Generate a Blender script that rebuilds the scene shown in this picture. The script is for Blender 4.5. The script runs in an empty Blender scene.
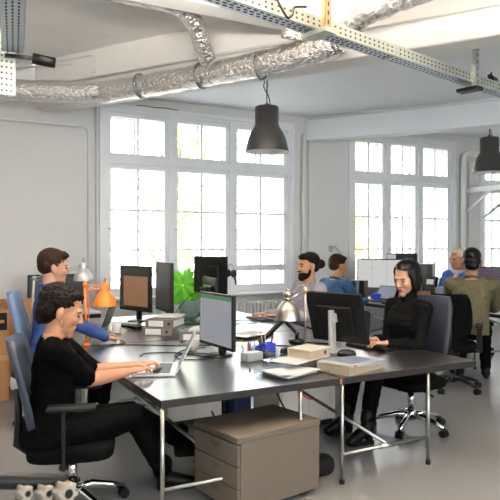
import bpy, bmesh, math, random
from mathutils import Vector, Matrix, Euler
R = math.radians
rnd = random.Random(7)
C = bpy.context.scene.collection

# ------------------------------------------------------------------ camera, world, lights, exposure
sc = bpy.context.scene
cd = bpy.data.cameras.new('camera'); cam = bpy.data.objects.new('camera', cd); C.objects.link(cam)
cam.location = (0, 0, 1.54); cam.rotation_euler = (R(90), 0, R(-28.58))
cd.sensor_width = 36; cd.lens = 36 * 615 / 500; cd.shift_y = -0.01; cd.clip_start = .05; cd.clip_end = 300
cd.dof.use_dof = True; cd.dof.focus_distance = 4.6; cd.dof.aperture_fstop = 8.0
sc.camera = cam
w = bpy.data.worlds.new('sky'); sc.world = w; w.use_nodes = True
bg = w.node_tree.nodes['Background']; bg.inputs[0].default_value = (.93, .97, 1, 1); bg.inputs[1].default_value = 12.5
sc.view_settings.view_transform = 'Standard'; sc.view_settings.look = 'None'
sc.view_settings.exposure = -0.15; sc.view_settings.gamma = 1

def light(name, kind, loc, rot, energy, color=(1, 1, 1), size=1, size_y=None, **kw):
    l = bpy.data.lights.new(name, kind); l.energy = energy; l.color = color
    if kind == 'AREA':
        l.size = size
        if size_y: l.shape = 'RECTANGLE'; l.size_y = size_y
    for k, v in kw.items(): setattr(l, k, v)
    o = bpy.data.objects.new(name, l); C.objects.link(o); o.location = loc; o.rotation_euler = rot
    return o
sun = light('sun', 'SUN', (-20, 10, 20), (R(48), 0, R(-78)), 6.0, (1, .93, .8), angle=R(1))
# daylight through the windows (portals that guide the sky light in)
for nm, x0, x1 in (('left', 2.3, 5.2), ('mid', 6.4, 8.72), ('right', 9.5, 10.8)):
    p = light('daylight_portal_' + nm, 'AREA', ((x0 + x1) / 2, 8.75, 2.1), (R(90), 0, 0), 1, size=x1 - x0, size_y=2.6)
    p.rotation_euler = (R(-90), 0, 0); p.data.cycles.is_portal = True
# added fill lights outside the unseen rear-wall openings, behind the camera
for nm, x in (('rear_left', -.9), ('rear_mid', 2.6), ('rear_right', 6.1)):
    light('daylight_' + nm, 'AREA', (x, -4.3, 2.0), (R(90), 0, 0), 12, (1, .97, .93), 2.2, 2.2)

# warm indirect ceiling lamps in front of the main beam, above the picture
for nm, x, y, e, col in (('left', 1.25, 3.35, 400, (1, .93, .84)), ('right', 2.7, 1.7, 230, (1, .74, .50)), ('far_left', -1.2, 4.2, 110, (1, .9, .78))):
    light('ceiling_uplight_' + nm, 'AREA', (x, y, 3.2), (R(180), 0, 0), e, col, 1.2, .5)

# ------------------------------------------------------------------ materials
MATS = {}
def mat(name, col, rough=.5, metal=0.0, spec=.5, noise=None, bump=None, emit=None, coat=0, trans=0, alpha=1, ior=1.45, sheen=0):
    """noise=(scale, amount) varies the colour; bump=(scale, strength, distance)"""
    if name in MATS: return MATS[name]
    m = bpy.data.materials.new(name); m.use_nodes = True; nt = m.node_tree; N = nt.nodes; L = nt.links
    b = N['Principled BSDF']; c = (*col, 1)
    b.inputs['Base Color'].default_value = c; b.inputs['Roughness'].default_value = rough; b.inputs['Metallic'].default_value = metal
    b.inputs['Specular IOR Level'].default_value = spec; b.inputs['Coat Weight'].default_value = coat
    b.inputs['Transmission Weight'].default_value = trans; b.inputs['Alpha'].default_value = alpha; b.inputs['IOR'].default_value = ior
    b.inputs['Sheen Weight'].default_value = sheen
    tc = N.new('ShaderNodeTexCoord')
    if noise is None: noise = (6, .06)
    n = N.new('ShaderNodeTexNoise'); n.inputs['Scale'].default_value = noise[0]; n.inputs['Detail'].default_value = 4
    L.new(tc.outputs['Object'], n.inputs['Vector'])
    mx = N.new('ShaderNodeMix'); mx.data_type = 'RGBA'
    a = noise[1]
    mx.inputs[6].default_value = (*[max(0, v * (1 - a)) for v in col], 1); mx.inputs[7].default_value = (*[min(1, v * (1 + a)) for v in col], 1)
    L.new(n.outputs['Fac'], mx.inputs[0]); L.new(mx.outputs[2], b.inputs['Base Color'])
    if bump:
        n2 = N.new('ShaderNodeTexNoise'); n2.inputs['Scale'].default_value = bump[0]; n2.inputs['Detail'].default_value = 5
        L.new(tc.outputs['Object'], n2.inputs['Vector'])
        bp = N.new('ShaderNodeBump'); bp.inputs['Strength'].default_value = bump[1]; bp.inputs['Distance'].default_value = bump[2]
        L.new(n2.outputs['Fac'], bp.inputs['Height']); L.new(bp.outputs[0], b.inputs['Normal'])
    if emit:
        b.inputs['Emission Color'].default_value = (*emit[0], 1); b.inputs['Emission Strength'].default_value = emit[1]
    MATS[name] = m
    return m
def glass_mat(name, tint=(1, 1, 1), refl=.08):
    m = bpy.data.materials.new(name); m.use_nodes = True; nt = m.node_tree; N = nt.nodes; L = nt.links
    for n in list(N): N.remove(n)
    o = N.new('ShaderNodeOutputMaterial'); t = N.new('ShaderNodeBsdfTransparent'); g = N.new('ShaderNodeBsdfGlossy'); mx = N.new('ShaderNodeMixShader')
    t.inputs[0].default_value = (*tint, 1); g.inputs['Roughness'].default_value = .03; mx.inputs[0].default_value = refl
    L.new(t.outputs[0], mx.inputs[1]); L.new(g.outputs[0], mx.inputs[2]); L.new(mx.outputs[0], o.inputs[0])
    return m
def stripes(m, scale, strength, axis='X', dist=.01):
    """adds board joints as bump"""
    nt = m.node_tree; N = nt.nodes; L = nt.links; b = N['Principled BSDF']
    tc = N.new('ShaderNodeTexCoord'); wv = N.new('ShaderNodeTexWave'); wv.bands_direction = axis; wv.wave_profile = 'SAW'
    wv.inputs['Scale'].default_value = scale; wv.inputs['Distortion'].default_value = .3; L.new(tc.outputs['Object'], wv.inputs[0])
    rp = N.new('ShaderNodeValToRGB'); rp.color_ramp.elements[0].position = 0; rp.color_ramp.elements[1].position = .06
    L.new(wv.outputs['Fac'], rp.inputs[0])
    bp = N.new('ShaderNodeBump'); bp.inputs['Strength'].default_value = strength; bp.inputs['Distance'].default_value = dist
    L.new(rp.outputs[0], bp.inputs['Height']); L.new(bp.outputs[0], b.inputs['Normal'])
    return m
def brick_mat(name, c1, c2, mortar, scale):
    m = mat(name, c1, .8); nt = m.node_tree; N = nt.nodes; L = nt.links; b = N['Principled BSDF']
    tc = N.new('ShaderNodeTexCoord'); mp = N.new('ShaderNodeMapping'); mp.inputs['Rotation'].default_value = (R(90), 0, R(90))
    mp.vector_type = 'POINT'
    br = N.new('ShaderNodeTexBrick'); br.inputs['Color1'].default_value = (*c1, 1); br.inputs['Color2'].default_value = (*c2, 1); br.inputs['Mortar'].default_value = (*mortar, 1)
    br.inputs['Scale'].default_value = scale; br.inputs['Mortar Size'].default_value = .03
    sx = N.new('ShaderNodeSeparateXYZ'); cx = N.new('ShaderNodeCombineXYZ'); L.new(tc.outputs['Object'], sx.inputs[0])
    L.new(sx.outputs['Y'], cx.inputs['X']); L.new(sx.outputs['Z'], cx.inputs['Y']); L.new(cx.outputs[0], br.inputs['Vector'])
    L.new(br.outputs['Color'], b.inputs['Base Color'])
    return m
def sheet_screen(name, base, line, strength, rows, cols, mortar=.02):
    """a lit spreadsheet: grid lines made by a brick texture over the screen's generated coordinates"""
    m = mat(name, (.02, .02, .02), .25); nt = m.node_tree; N = nt.nodes; L = nt.links; b = N['Principled BSDF']
    tc = N.new('ShaderNodeTexCoord'); sx = N.new('ShaderNodeSeparateXYZ'); cx = N.new('ShaderNodeCombineXYZ'); L.new(tc.outputs['Generated'], sx.inputs[0])
    L.new(sx.outputs['Y'], cx.inputs['X']); L.new(sx.outputs['Z'], cx.inputs['Y'])
    br = N.new('ShaderNodeTexBrick'); br.offset = 0; br.inputs['Scale'].default_value = 1; br.inputs['Brick Width'].default_value = 1 / cols; br.inputs['Row Height'].default_value = 1 / rows
    br.inputs['Mortar Size'].default_value = mortar / rows; br.inputs['Color1'].default_value = (*base, 1); br.inputs['Color2'].default_value = (*base, 1); br.inputs['Mortar'].default_value = (*line, 1)
    L.new(cx.outputs[0], br.inputs['Vector']); L.new(br.outputs['Color'], b.inputs['Emission Color']); b.inputs['Emission Strength'].default_value = strength
    return m

M = {}
M['wall'] = mat('white_plaster', (.70, .69, .67), .75, noise=(1.3, .05), bump=(14, .15, .02))
M['ceil'] = stripes(mat('white_boarded_ceiling', (.80, .79, .77), .7), .9, .25, 'Y')
M['ceil2'] = mat('white_ceiling_plaster', (.74, .76, .78), .75, noise=(2, .04), bump=(9, .15, .02))
M['beam'] = mat('white_painted_beam', (.74, .72, .69), .65, noise=(3, .05), bump=(8, .2, .02))
M['floor'] = mat('grey_sealed_concrete', (.205, .212, .215), .24, noise=(.9, .10), spec=.5)
M['frame'] = mat('white_gloss_paint', (.80, .81, .82), .35)
M['pipe'] = mat('white_painted_pipe', (.72, .71, .69), .5)
M['rust'] = mat('brown_flaking_stain', (.25, .19, .12), .9)
M['brick'] = brick_mat('pale_brick', (.72, .66, .60), (.62, .57, .52), (.8, .78, .75), 4)
M['glass'] = glass_mat('window_glass')
M['plastic_clear'] = glass_mat('clear_plastic', (.93, .95, .97), .13)
M['foil'] = mat('crinkled_foil', (.86, .83, .80), .17, 1.0, bump=(26, 1.0, .04))
M['foil_dark'] = mat('dull_foil', (.30, .31, .33), .35, 1.0, bump=(14, .6, .02))
M['galv'] = mat('galvanised_steel', (.55, .58, .52), .45, .85, noise=(20, .15))
M['galv_in'] = mat('galvanised_tray_floor', (.60, .66, .72), .4, .6)
M['dark'] = mat('dark_slot', (.05, .05, .045), .8)
M['shade'] = mat('dark_grey_enamel', (.045, .042, .040), .42)
M['shade_in'] = mat('white_enamel', (.85, .85, .83), .4)
M['black'] = mat('black_plastic', (.006, .006, .0065), .4, spec=.3)
M['blackr'] = mat('black_rubber', (.008, .008, .008), .7, spec=.2)
M['charcoal'] = mat('charcoal_plastic', (.010, .010, .011), .45, spec=.25)
M['bezel'] = mat('dark_grey_monitor_plastic', (.009, .009, .0095), .38, spec=.22)
M['silver'] = mat('silver_plastic', (.46, .46, .45), .35, .3)
M['alu'] = mat('brushed_aluminium', (.70, .71, .73), .3, .9)
M['chrome'] = mat('chrome', (.78, .78, .78), .12, 1.0)
M['steel'] = mat('steel_tube', (.44, .44, .42), .28, .95)
M['top'] = mat('dark_linoleum_top', (.022, .021, .022), .30, noise=(3, .1), spec=.6, coat=1)
cb = M['top'].node_tree.nodes['Principled BSDF']; cb.inputs['Coat Roughness'].default_value = .28; cb.inputs['Coat IOR'].default_value = 1.52
M['edge'] = mat('dark_board_edge', (.018, .015, .014), .5, spec=.3)
M['wood'] = mat('reddish_wood', (.20, .09, .04), .5)
M['mesh_black'] = mat('black_chair_fabric', (.003, .003, .0033), .9, spec=.06)
M['navy'] = mat('navy_chair_fabric', (.018, .023, .038), .55)
M['slate'] = mat('slate_blue_chair_back', (.10, .16, .28), .5)
M['slate_dark'] = mat('dark_slate_chair_back', (.022, .030, .050), .5)
M['beige_metal'] = mat('beige_lacquered_steel', (.115, .094, .074), .5, noise=(2, .03))
M['cream'] = mat('cream_plastic', (.60, .56, .49), .5)
M['white'] = mat('white_plastic', (.78, .78, .77), .4)
M['paper'] = mat('white_paper', (.66, .65, .63), .8)
M['paper_old'] = mat('yellowed_paper', (.37, .30, .215), .8, noise=(30, .12))
M['card'] = mat('brown_cardboard', (.40, .20, .085), .8, noise=(8, .06))
M['binder'] = mat('mottled_binder_board', (.15, .125, .12), .6, noise=(60, .35))
M['orange'] = mat('orange_enamel', (.85, .20, .012), .3, coat=.3)
M['nickel'] = mat('brushed_nickel', (.46, .41, .36), .3, .9)
M['brass'] = mat('aged_brass', (.55, .38, .20), .35, .9)
M['greylamp'] = mat('light_grey_enamel', (.50, .50, .50), .3, .4)
M['leaf'] = mat('bright_green_leaf', (.17, .66, .04), .4, noise=(9, .25))
M['stem'] = mat('green_stem', (.12, .25, .05), .5)
M['basket'] = mat('green_checked_fabric', (.20, .33, .28), .8, noise=(50, .5))
M['blue_plastic'] = mat('bright_blue_plastic', (.02, .05, .62), .35)
M['bluegrey'] = mat('blue_grey_plastic', (.16, .20, .26), .45)
M['yellow'] = mat('yellow_plastic', (.80, .55, .02), .4)
M['green'] = mat('green_plastic', (.05, .35, .10), .4)
M['red'] = mat('red_plastic', (.60, .05, .03), .4)
M['pencil'] = mat('wooden_pencil', (.60, .33, .12), .6)
M['foliage'] = mat('autumn_yellow_foliage', (.72, .62, .24), .7, noise=(1.2, .35))
M['foliage2'] = mat('pale_green_foliage', (.55, .62, .22), .7, noise=(1.2, .35))
M['bark'] = mat('grey_bark', (.22, .19, .16), .9)
M['plaster_out'] = mat('pale_render', (.85, .84, .82), .8)
M['street'] = mat('grey_paving', (.45, .45, .44), .9)
M['lit_warm'] = mat('warm_lamp_glass', (.9, .8, .6), .4, emit=((1, .78, .5), 12))
M['scr_sheet'] = sheet_screen('spreadsheet_screen', (.50, .53, .58), (.34, .37, .42), .62, 30, 9, .14)
M['scr_white'] = sheet_screen('bright_document_screen', (.88, .86, .84), (.62, .62, .62), .80, 22, 3, .18)
M['scr_dark'] = mat('dark_glossy_screen', (.022, .020, .018), .22, spec=.5)
M['scr_brown'] = mat('brown_window_on_screen', (.02, .01, .01), .3, emit=((.34, .17, .08), .75))  # weak brown glow, paints the reflection in a dark screen
M['scr_code'] = sheet_screen('dark_code_screen', (.045, .028, .06), (.16, .12, .17), .7, 18, 2, .3)
M['scr_grey'] = mat('grey_lit_screen', (.05, .05, .06), .25, emit=((.20, .23, .28), .7))
M['scr_green'] = mat('green_title_bar', (.02, .05, .03), .4, emit=((.05, .22, .10), .7))
M['skin'] = mat('fair_skin', (.44, .215, .125), .5, noise=(14, .05))
M['skin_tan'] = mat('tan_skin', (.38, .18, .105), .5, noise=(14, .05))
M['skin_light'] = mat('light_skin', (.50, .27, .175), .5, noise=(14, .05))
M['skin_brown'] = mat('brown_skin', (.26, .125, .07), .5, noise=(14, .05))
M['lips'] = mat('lips', (.36, .13, .10), .45)
M['hair_dark'] = mat('dark_brown_hair', (.007, .004, .003), .55, spec=.12, noise=(40, .5), bump=(60, .6, .01))
M['hair_black'] = mat('black_hair', (.0035, .003, .003), .35, spec=.2, noise=(40, .3), bump=(90, .25, .004))
M['hair_brown'] = mat('brown_hair', (.020, .010, .006), .55, spec=.12, noise=(40, .5), bump=(60, .6, .01))
M['hair_grey'] = mat('grey_blond_hair', (.50, .42, .33), .5, noise=(40, .4), bump=(60, .6, .01))
M['eye'] = mat('eye', (.05, .03, .025), .15)
M['cloth_black'] = mat('black_jersey', (.0025, .0024, .0024), .9, spec=.04, bump=(12, .5, .03))
M['cloth_blackknit'] = mat('black_ribbed_knit', (.004, .004, .0043), .85, spec=.06, bump=(30, .3, .01))
M['cloth_blue'] = mat('royal_blue_cotton', (.014, .042, .17), .7, noise=(5, .25), bump=(10, .6, .03))
M['cloth_teal'] = mat('petrol_blue_denim', (.018, .07, .16), .75, noise=(5, .2), bump=(10, .6, .03))
M['cloth_bright'] = mat('bright_blue_cotton', (.05, .14, .55), .75, noise=(5, .2), bump=(10, .6, .03))
M['cloth_grey'] = mat('lilac_grey_cotton', (.30, .28, .33), .8, noise=(5, .12), bump=(10, .6, .03))
M['cloth_olive'] = mat('olive_cotton', (.085, .077, .040), .8, noise=(5, .12), bump=(10, .6, .03))
M['cloth_trouser'] = mat('black_trouser_cloth', (.003, .003, .0032), .9, spec=.04, bump=(10, .5, .03))
M['cloth_denim'] = mat('dark_blue_denim', (.025, .035, .065), .8)
M['leather'] = mat('black_leather', (.004, .004, .004), .45, spec=.2)
M['scarf'] = mat('pale_striped_scarf', (.55, .50, .48), .8, noise=(60, .5))

# ------------------------------------------------------------------ mesh helpers
class MB:
    def __init__(s): s.bm = bmesh.new(); s.mi = 0
    def _tag(s, vs):
        for f in {f for v in vs for f in v.link_faces}: f.material_index = s.mi
        return s
    def box(s, c, d, rot=None, bev=0):
        m = Matrix.Translation(c) @ (Euler(rot).to_matrix().to_4x4() if rot else Matrix()) @ Matrix.Diagonal((*d, 1))
        r = bmesh.ops.create_cube(s.bm, size=1, matrix=m)['verts']
        s._tag(r)
        if bev:
            es = list({e for v in r for e in v.link_edges})
            x = bmesh.ops.bevel(s.bm, geom=es, offset=bev, segments=2, affect='EDGES', profile=.5)
            for f in x['faces']: f.material_index = s.mi
        return s
    def span(s, a, b, bev=0):
        return s.box([(p + q) / 2 for p, q in zip(a, b)], [abs(q - p) for p, q in zip(a, b)], bev=bev)
    def bar(s, a, b, wd, ht, up=(0, 0, 1), bev=0):
        a = Vector(a); b = Vector(b); d = (b - a); l = d.length; x = d.normalized(); u = Vector(up)
        if abs(x.dot(u)) > .98: u = Vector((0, 1, 0))
        y = u.cross(x).normalized(); z = x.cross(y)
        m = Matrix((x, y, z)).transposed().to_4x4(); m.translation = (a + b) / 2
        r = bmesh.ops.create_cube(s.bm, size=1, matrix=m @ Matrix.Diagonal((l, wd, ht, 1)))['verts']; s._tag(r)
        if bev:
            x = bmesh.ops.bevel(s.bm, geom=list({e for v in r for e in v.link_edges}), offset=bev, segments=2, affect='EDGES', profile=.5)
            for f in x['faces']: f.material_index = s.mi
        return s
    def loft(s, rings, close=True, smooth=True):
        vs = [[s.bm.verts.new(p) for p in r] for r in rings]; n = len(vs[0])
        for a, b in zip(vs, vs[1:]):
            for i in range(n):
                f = s.bm.faces.new((a[i], a[(i + 1) % n], b[(i + 1) % n], b[i])); f.material_index = s.mi; f.smooth = smooth
        if close:
            for f in (s.bm.faces.new(vs[0][::-1]), s.bm.faces.new(vs[-1])): f.material_index = s.mi
        return s
    def cyl(s, a, b, r1, r2=None, n=16, close=True, smooth=True):
        r2 = r1 if r2 is None else r2; a = Vector(a); b = Vector(b); d = (b - a).normalized()
        u = d.orthogonal().normalized(); v = d.cross(u)
        ring = lambda c, r: [c + (u * math.cos(t) + v * math.sin(t)) * r for t in [2 * math.pi * i / n for i in range(n)]]
        return s.loft([ring(a, r1), ring(b, r2)], close, smooth)
    def tube(s, pts, r, n=10, radii=None, flat=1):
        pts = [Vector(p) for p in pts]; rings = []; u = None
        for i, p in enumerate(pts):
            d = (pts[min(i + 1, len(pts) - 1)] - pts[max(i - 1, 0)]).normalized()
            u = d.orthogonal() if u is None else u - d * u.dot(d)
            u.normalize(); v = d.cross(u); rr = radii[i] if radii else r
            rings.append([p + (u * math.cos(t) + v * math.sin(t) * flat) * rr for t in [2 * math.pi * k / n for k in range(n)]])
        return s.loft(rings)
    def lathe(s, prof, o=(0, 0, 0), n=28, axis=(0, 0, 1), close=True):
        z = Vector(axis).normalized(); x = z.orthogonal().normalized(); y = z.cross(x); o = Vector(o)
        return s.loft([[o + z * h + (x * math.cos(t) + y * math.sin(t)) * max(r, 1e-4) for t in [2 * math.pi * k / n for k in range(n)]] for r, h in prof], close)
    def ell(s, c, r, rot=None, seg=20, ringc=12):
        m = Matrix.Translation(c) @ (rot.to_4x4() if rot is not None else Matrix()) @ Matrix.Diagonal((*r, 1))
        rings = [[m @ Vector((math.sin(f) * math.cos(t), math.sin(f) * math.sin(t), -math.cos(f))) for t in [2 * math.pi * k / seg for k in range(seg)]] for f in [max(.02, math.pi * q / ringc) if q < ringc else math.pi - .02 for q in range(ringc + 1)]]
        return s.loft(rings)
    def prism(s, poly, z0, z1):
        return s.loft([[(x, y, z0) for x, y in poly], [(x, y, z1) for x, y in poly]], smooth=False)
    def build(s, name, m, parent=None, loc=None, rot=None):
        bmesh.ops.recalc_face_normals(s.bm, faces=s.bm.faces)
        me = bpy.data.meshes.new(name); s.bm.to_mesh(me); s.bm.free()
        for q in (m if isinstance(m, (list, tuple)) else [m]): me.materials.append(q)
        o = bpy.data.objects.new(name, me); C.objects.link(o)
        if parent: o.parent = parent
        if loc: o.location = loc
        if rot: o.rotation_euler = rot
        return o
def tag(o, label=None, cat=None, group=None, kind=None):
    for k, v in (('label', label), ('category', cat), ('group', group), ('kind', kind)):
        if v: o[k] = v
    return o
def thing(name, label, cat, loc=(0, 0, 0), rz=0, group=None):
    o = bpy.data.objects.new(name, None); C.objects.link(o); o.empty_display_size = .1
    o.location = loc; o.rotation_euler = (0, 0, rz)
    return tag(o, label, cat, group)
def struct(o): o['kind'] = 'structure'; return o
def copy_tree(o, parent=None):
    c = o.copy(); C.objects.link(c)
    if parent: c.parent = parent
    for ch in list(o.children): copy_tree(ch, c)
    return c
def bez(p0, p1, p2, p3, n=16):
    p0, p1, p2, p3 = map(Vector, (p0, p1, p2, p3))
    return [p0 * (1 - t) ** 3 + p1 * 3 * t * (1 - t) ** 2 + p2 * 3 * t * t * (1 - t) + p3 * t ** 3 for t in [i / n for i in range(n + 1)]]
def smoothpath(pts, n=8):
    pts = [Vector(p) for p in pts]; out = []
    for i in range(len(pts) - 1):
        a = pts[max(i - 1, 0)]; b = pts[i]; c = pts[i + 1]; d = pts[min(i + 2, len(pts) - 1)]
        for k in range(n):
            t = k / n
            out.append(.5 * ((2 * b) + (c - a) * t + (2 * a - 5 * b + 4 * c - d) * t * t + (3 * b - a - 3 * c + d) * t ** 3))
    return out + [pts[-1]]

# ------------------------------------------------------------------ room shell
WY = 8.2; ZC = 3.84; ZC2 = 3.58; TD = .69
struct(MB().span((-2.6, -4.4, -.1), (11.2, 8.6, 0)).build('floor', M['floor']))
ZS, ZT = .83, 3.40
WINS = ((2.22, 5.2), (6.38, 8.74), (9.5, 10.8))
b = MB()
b.span((-2.6, WY, 0), (11.2, WY + .36, ZS)); b.span((-2.6, WY, ZT), (11.2, WY + .36, 4.1))
xs = [-2.6] + [v for q in WINS for v in q] + [11.2]
for i in range(0, len(xs), 2): b.span((xs[i], WY, ZS), (xs[i + 1], WY + .36, ZT))
struct(b.build('wall_back', M['wall']))
struct(MB().span((-2.8, -4.4, 0), (-2.6, 8.6, 4.1)).build('wall_left', M['wall']))
struct(MB().span((11.2, -4.4, 0), (11.4, 8.6, 4.1)).build('wall_right', M['wall']))
b = MB(); rx = [-2.6, -2.0, .2, 1.5, 3.7, 5.0, 7.2, 11.2]
b.span((-2.6, -4.2, 0), (11.2, -4.0, .9)); b.span((-2.6, -4.2, 3.1), (11.2, -4.0, 4.1))
for i in range(0, 8, 2): b.span((rx[i], -4.2, .9), (rx[i + 1], -4.0, 3.1))
struct(b.build('wall_rear', M['wall']))
# main beam direction: it crosses the room obliquely
BD = Vector((.521, -.853, 0)); BN = Vector((.853, .521, 0))
def bp(s, off, z): return BN * off + BD * s + Vector((0, 0, z))          # point on the beam: s along, off across
# ceilings: the high boarded one in front of the beam, the lower one behind it
b = MB()
def quad(b, pts, z0, z1): b.loft([[(x, y, z0) for x, y in pts], [(x, y, z1) for x, y in pts]], smooth=False)
f1 = bp(-9, 5.35, 0); f2 = bp(6, 5.35, 0)
quad(b, [(-2.6, -4.4), (bp(7.2, 5.4, 0).x, bp(7.2, 5.4, 0).y), (bp(-8.2, 5.4, 0).x, bp(-8.2, 5.4, 0).y), (-2.6, 8.6)], ZC, ZC + .1)
struct(b.build('ceiling', M['ceil']))
b = MB()
quad(b, [(bp(-8.2, 5.6, 0).x, bp(-8.2, 5.6, 0).y), (bp(7.2, 5.6, 0).x, bp(7.2, 5.6, 0).y), (11.2, -4.4), (11.2, 8.6)], ZC2, ZC2 + .1)
quad(b, [(7.8, -4.4), (11.2, -4.4), (11.2, -3), (7, -3)], ZC2, ZC2 + .36)
struct(b.build('ceiling_low', M['ceil2']))
def obeam(name, s0, s1, o0, o1, z0, z1, m, bev=.02):
    b = MB(); b.bar(bp(s0, (o0 + o1) / 2, (z0 + z1) / 2), bp(s1, (o0 + o1) / 2, (z0 + z1) / 2), o1 - o0, z1 - z0, bev=bev)
    return struct(b.build(name, m))
obeam('trim_1', -6.22, 7.0, 5.35, 5.65, 3.25, 3.86, M['beam'])
b = MB(); b.bar((5.58, 7.94 + .2, 3.40), (9.6, 1.5, 3.40), .02, .3); b.bm.free()
# secondary beam by the far windows, runs parallel to the main one, dies into the back wall
d2 = Vector((1.77, -2.63, 0)).normalized(); n2 = Vector((-d2.y, d2.x, 0)); s2 = Vector((5.47, 8.17, 0))
b = MB(); b.bar(s2 + n2 * .14 - d2 * .2 + Vector((0, 0, 3.39)), s2 + n2 * .14 + d2 * 8 + Vector((0, 0, 3.39)), .28, .28 + .1, bev=.01)
struct(b.build('trim_2', M['ceil2']))
b = MB(); b.tube([s2 - n2 * .02 + d2 * .05 + Vector((0, 0, 3.535)), s2 - n2 * .02 + d2 * 7.5 + Vector((0, 0, 3.535))], .014)
tag(b.build('conduit', M['pipe']), 'thin white conduit along the top of the low beam by the far windows', 'pipe')
# cross beam in front of the main beam
b = MB(); b.span((-2.6, 4.62, 3.53), (3.42, 4.88, 3.86), bev=.015)
struct(b.build('trim_3', M['beam']))
# skirting of the back wall
struct(MB().span((-2.6, WY - .02, 0), (11.2, WY, .1)).build('baseboard_back', M['frame']))

# ------------------------------------------------------------------ windows
def window(n, x0, x1, cols, extra=False):
    root = bpy.data.objects.new('window_%d' % n, None); C.objects.link(root); struct(root); root.location = (x0, WY, ZS)
    W = x1 - x0; H = ZT - ZS; zt = 2.69 - ZS
    b = MB(); t = .055
    b.span((0, .0, 0), (t, .14, H)); b.span((W - t, 0, 0), (W, .14, H)); b.span((.001, -.003, H - t), (W - .001, .137, H - .001)); b.span((.001, -.003, .001), (W - .001, .137, t))
    for x in cols[1:-1]: b.span((x - .04, -.012, .002), (x + .04, .139, H - .002))
    b.span((.002, -.016, zt - .045), (W - .002, .136, zt + .045)); b.span((-.05, -.02, -.03), (.003, .05, H)); b.span((W - .003, -.02, -.03), (W + .05, .05, H)); b.span((-.05, -.022, H - .002), (W + .05, .052, H + .05))
    b.build('window_frame', M['frame'], root)
    b = MB(); b.span((-.06, -.16, -.035), (W + .06, .02, 0), bev=.008); b.build('window_sill', M['frame'], root)
    for i in range(len(cols) - 1):
        a = cols[i] + (.055 if i == 0 else .04); c = cols[i + 1] - (.055 if i == len(cols) - 2 else .04)
        for part, z0, z1, rows in (('transom_light', zt + .045, H - .055, ()), ('casement', .055, zt - .045, (1.47 - ZS, 2.02 - ZS))):
            b = MB(); f = .05
            for y, f in ((.02, .06), (.17, .058)):
                b.span((a, y, z0), (a + f, y + .05, z1)); b.span((c - f, y, z0), (c, y + .05, z1)); b.span((a + .001, y - .003, z0 + .001), (c - .001, y + .047, z0 + f)); b.span((a + .001, y - .003, z1 - f), (c - .001, y + .047, z1 - .001))
                b.span(((a + c) / 2 - .016, y + .012, z0), ((a + c) / 2 + .016, y + .04, z1))
                for z in rows: b.span((a + .002, y + .014, z - .014), (c - .002, y + .038, z + .014))
            if extra and i == 2 and rows: b.span((a, .0, 1.15 - ZS), (c, .06, 1.24 - ZS))
            ca = b.build(part, M['frame'], root)
            MB().span((a + .03, .043, z0 + .03), (c - .03, .047, z1 - .03)).build('glass_pane', M['glass'], ca)
            if rows:
                hb = MB(); hb.tube([(a + .025, .02, (z0 + z1) / 2), (a + .025, -.03, (z0 + z1) / 2), (a + .10, -.035, (z0 + z1) / 2 - .02)], .008); hb.build('handle', M['steel'], ca)
    return root
window(1, *WINS[0], (0, .98, 1.94, 2.98), True)
window(2, *WINS[1], (0, .80, 1.55, 2.36))
window(3, *WINS[2], (0, .65, 1.3))
for i, (x0, x1) in enumerate(WINS):
    b = MB(); b.span((x1 - .02, WY + .36, ZS - .05), (x1 + .25, WY + .62, ZT + .1)); b.span((x0 - .25, WY + .36, ZS - .05), (x0 + .02, WY + .62, ZT + .1))
    b.span((x0 - .25, WY + .36, ZS - .2), (x1 + .25, WY + .68, ZS - .02))
    struct(b.build('trim_%d' % (4 + i), M['brick']))
    a = x0 + rnd.uniform(.1, 1.2)
    b = MB().tube(smoothpath([(a + k * .12, WY - .035, ZT + .065 + rnd.uniform(-.012, .012)) for k in range(6)], 3), .007, 6)
    tag(b.build('paint_crack', M['rust']), 'brown flaking paint crack above the ' + ('left', 'middle', 'rightmost')[i] + ' window', 'stain')
# dry-lined panel, conduits and pipes on the back wall
def conduit(name, pts, r, label, m='pipe', sm=False):
    return tag(MB().tube(smoothpath(pts, 4) if sm else pts, r, 8).build(name, M[m]), label, 'pipe')
conduit('conduit', [(-1.5, WY - .02, 3.10), (1.94, WY - .02, 3.10), (2.00, WY - .02, 3.08), (2.02, WY - .02, 3.02), (2.02, WY - .02, .1)], .016, 'thin white conduit framing the bare wall left of the windows')
conduit('pipe', [(2.13, WY - .03, .1), (2.13, WY - .03, 3.5)], .022, 'white pipe up the wall beside the left window')
conduit('pipe', [(5.40, WY - .06, .0), (5.40, WY - .06, 3.3)], .032, 'white heating pipe on the pier between left and middle windows')
conduit('pipe', [(5.52, WY - .03, .0), (5.52, WY - .03, 3.28)], .012, 'thin pipe just right of the heating pipe on the pier')
conduit('pipe', [(8.93, WY - .08, 0), (8.93, WY - .08, 3.1), (8.96, WY - .08, 3.2), (9.06, WY - .08, 3.24), (10.9, WY - .08, 3.24)], .055, 'thick white pipe turning right beside the middle window')
conduit('pipe', [(9.12, WY - .04, 0), (9.12, WY - .04, 3.1)], .02, 'thin white pipe right of the thick bent pipe')
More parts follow.
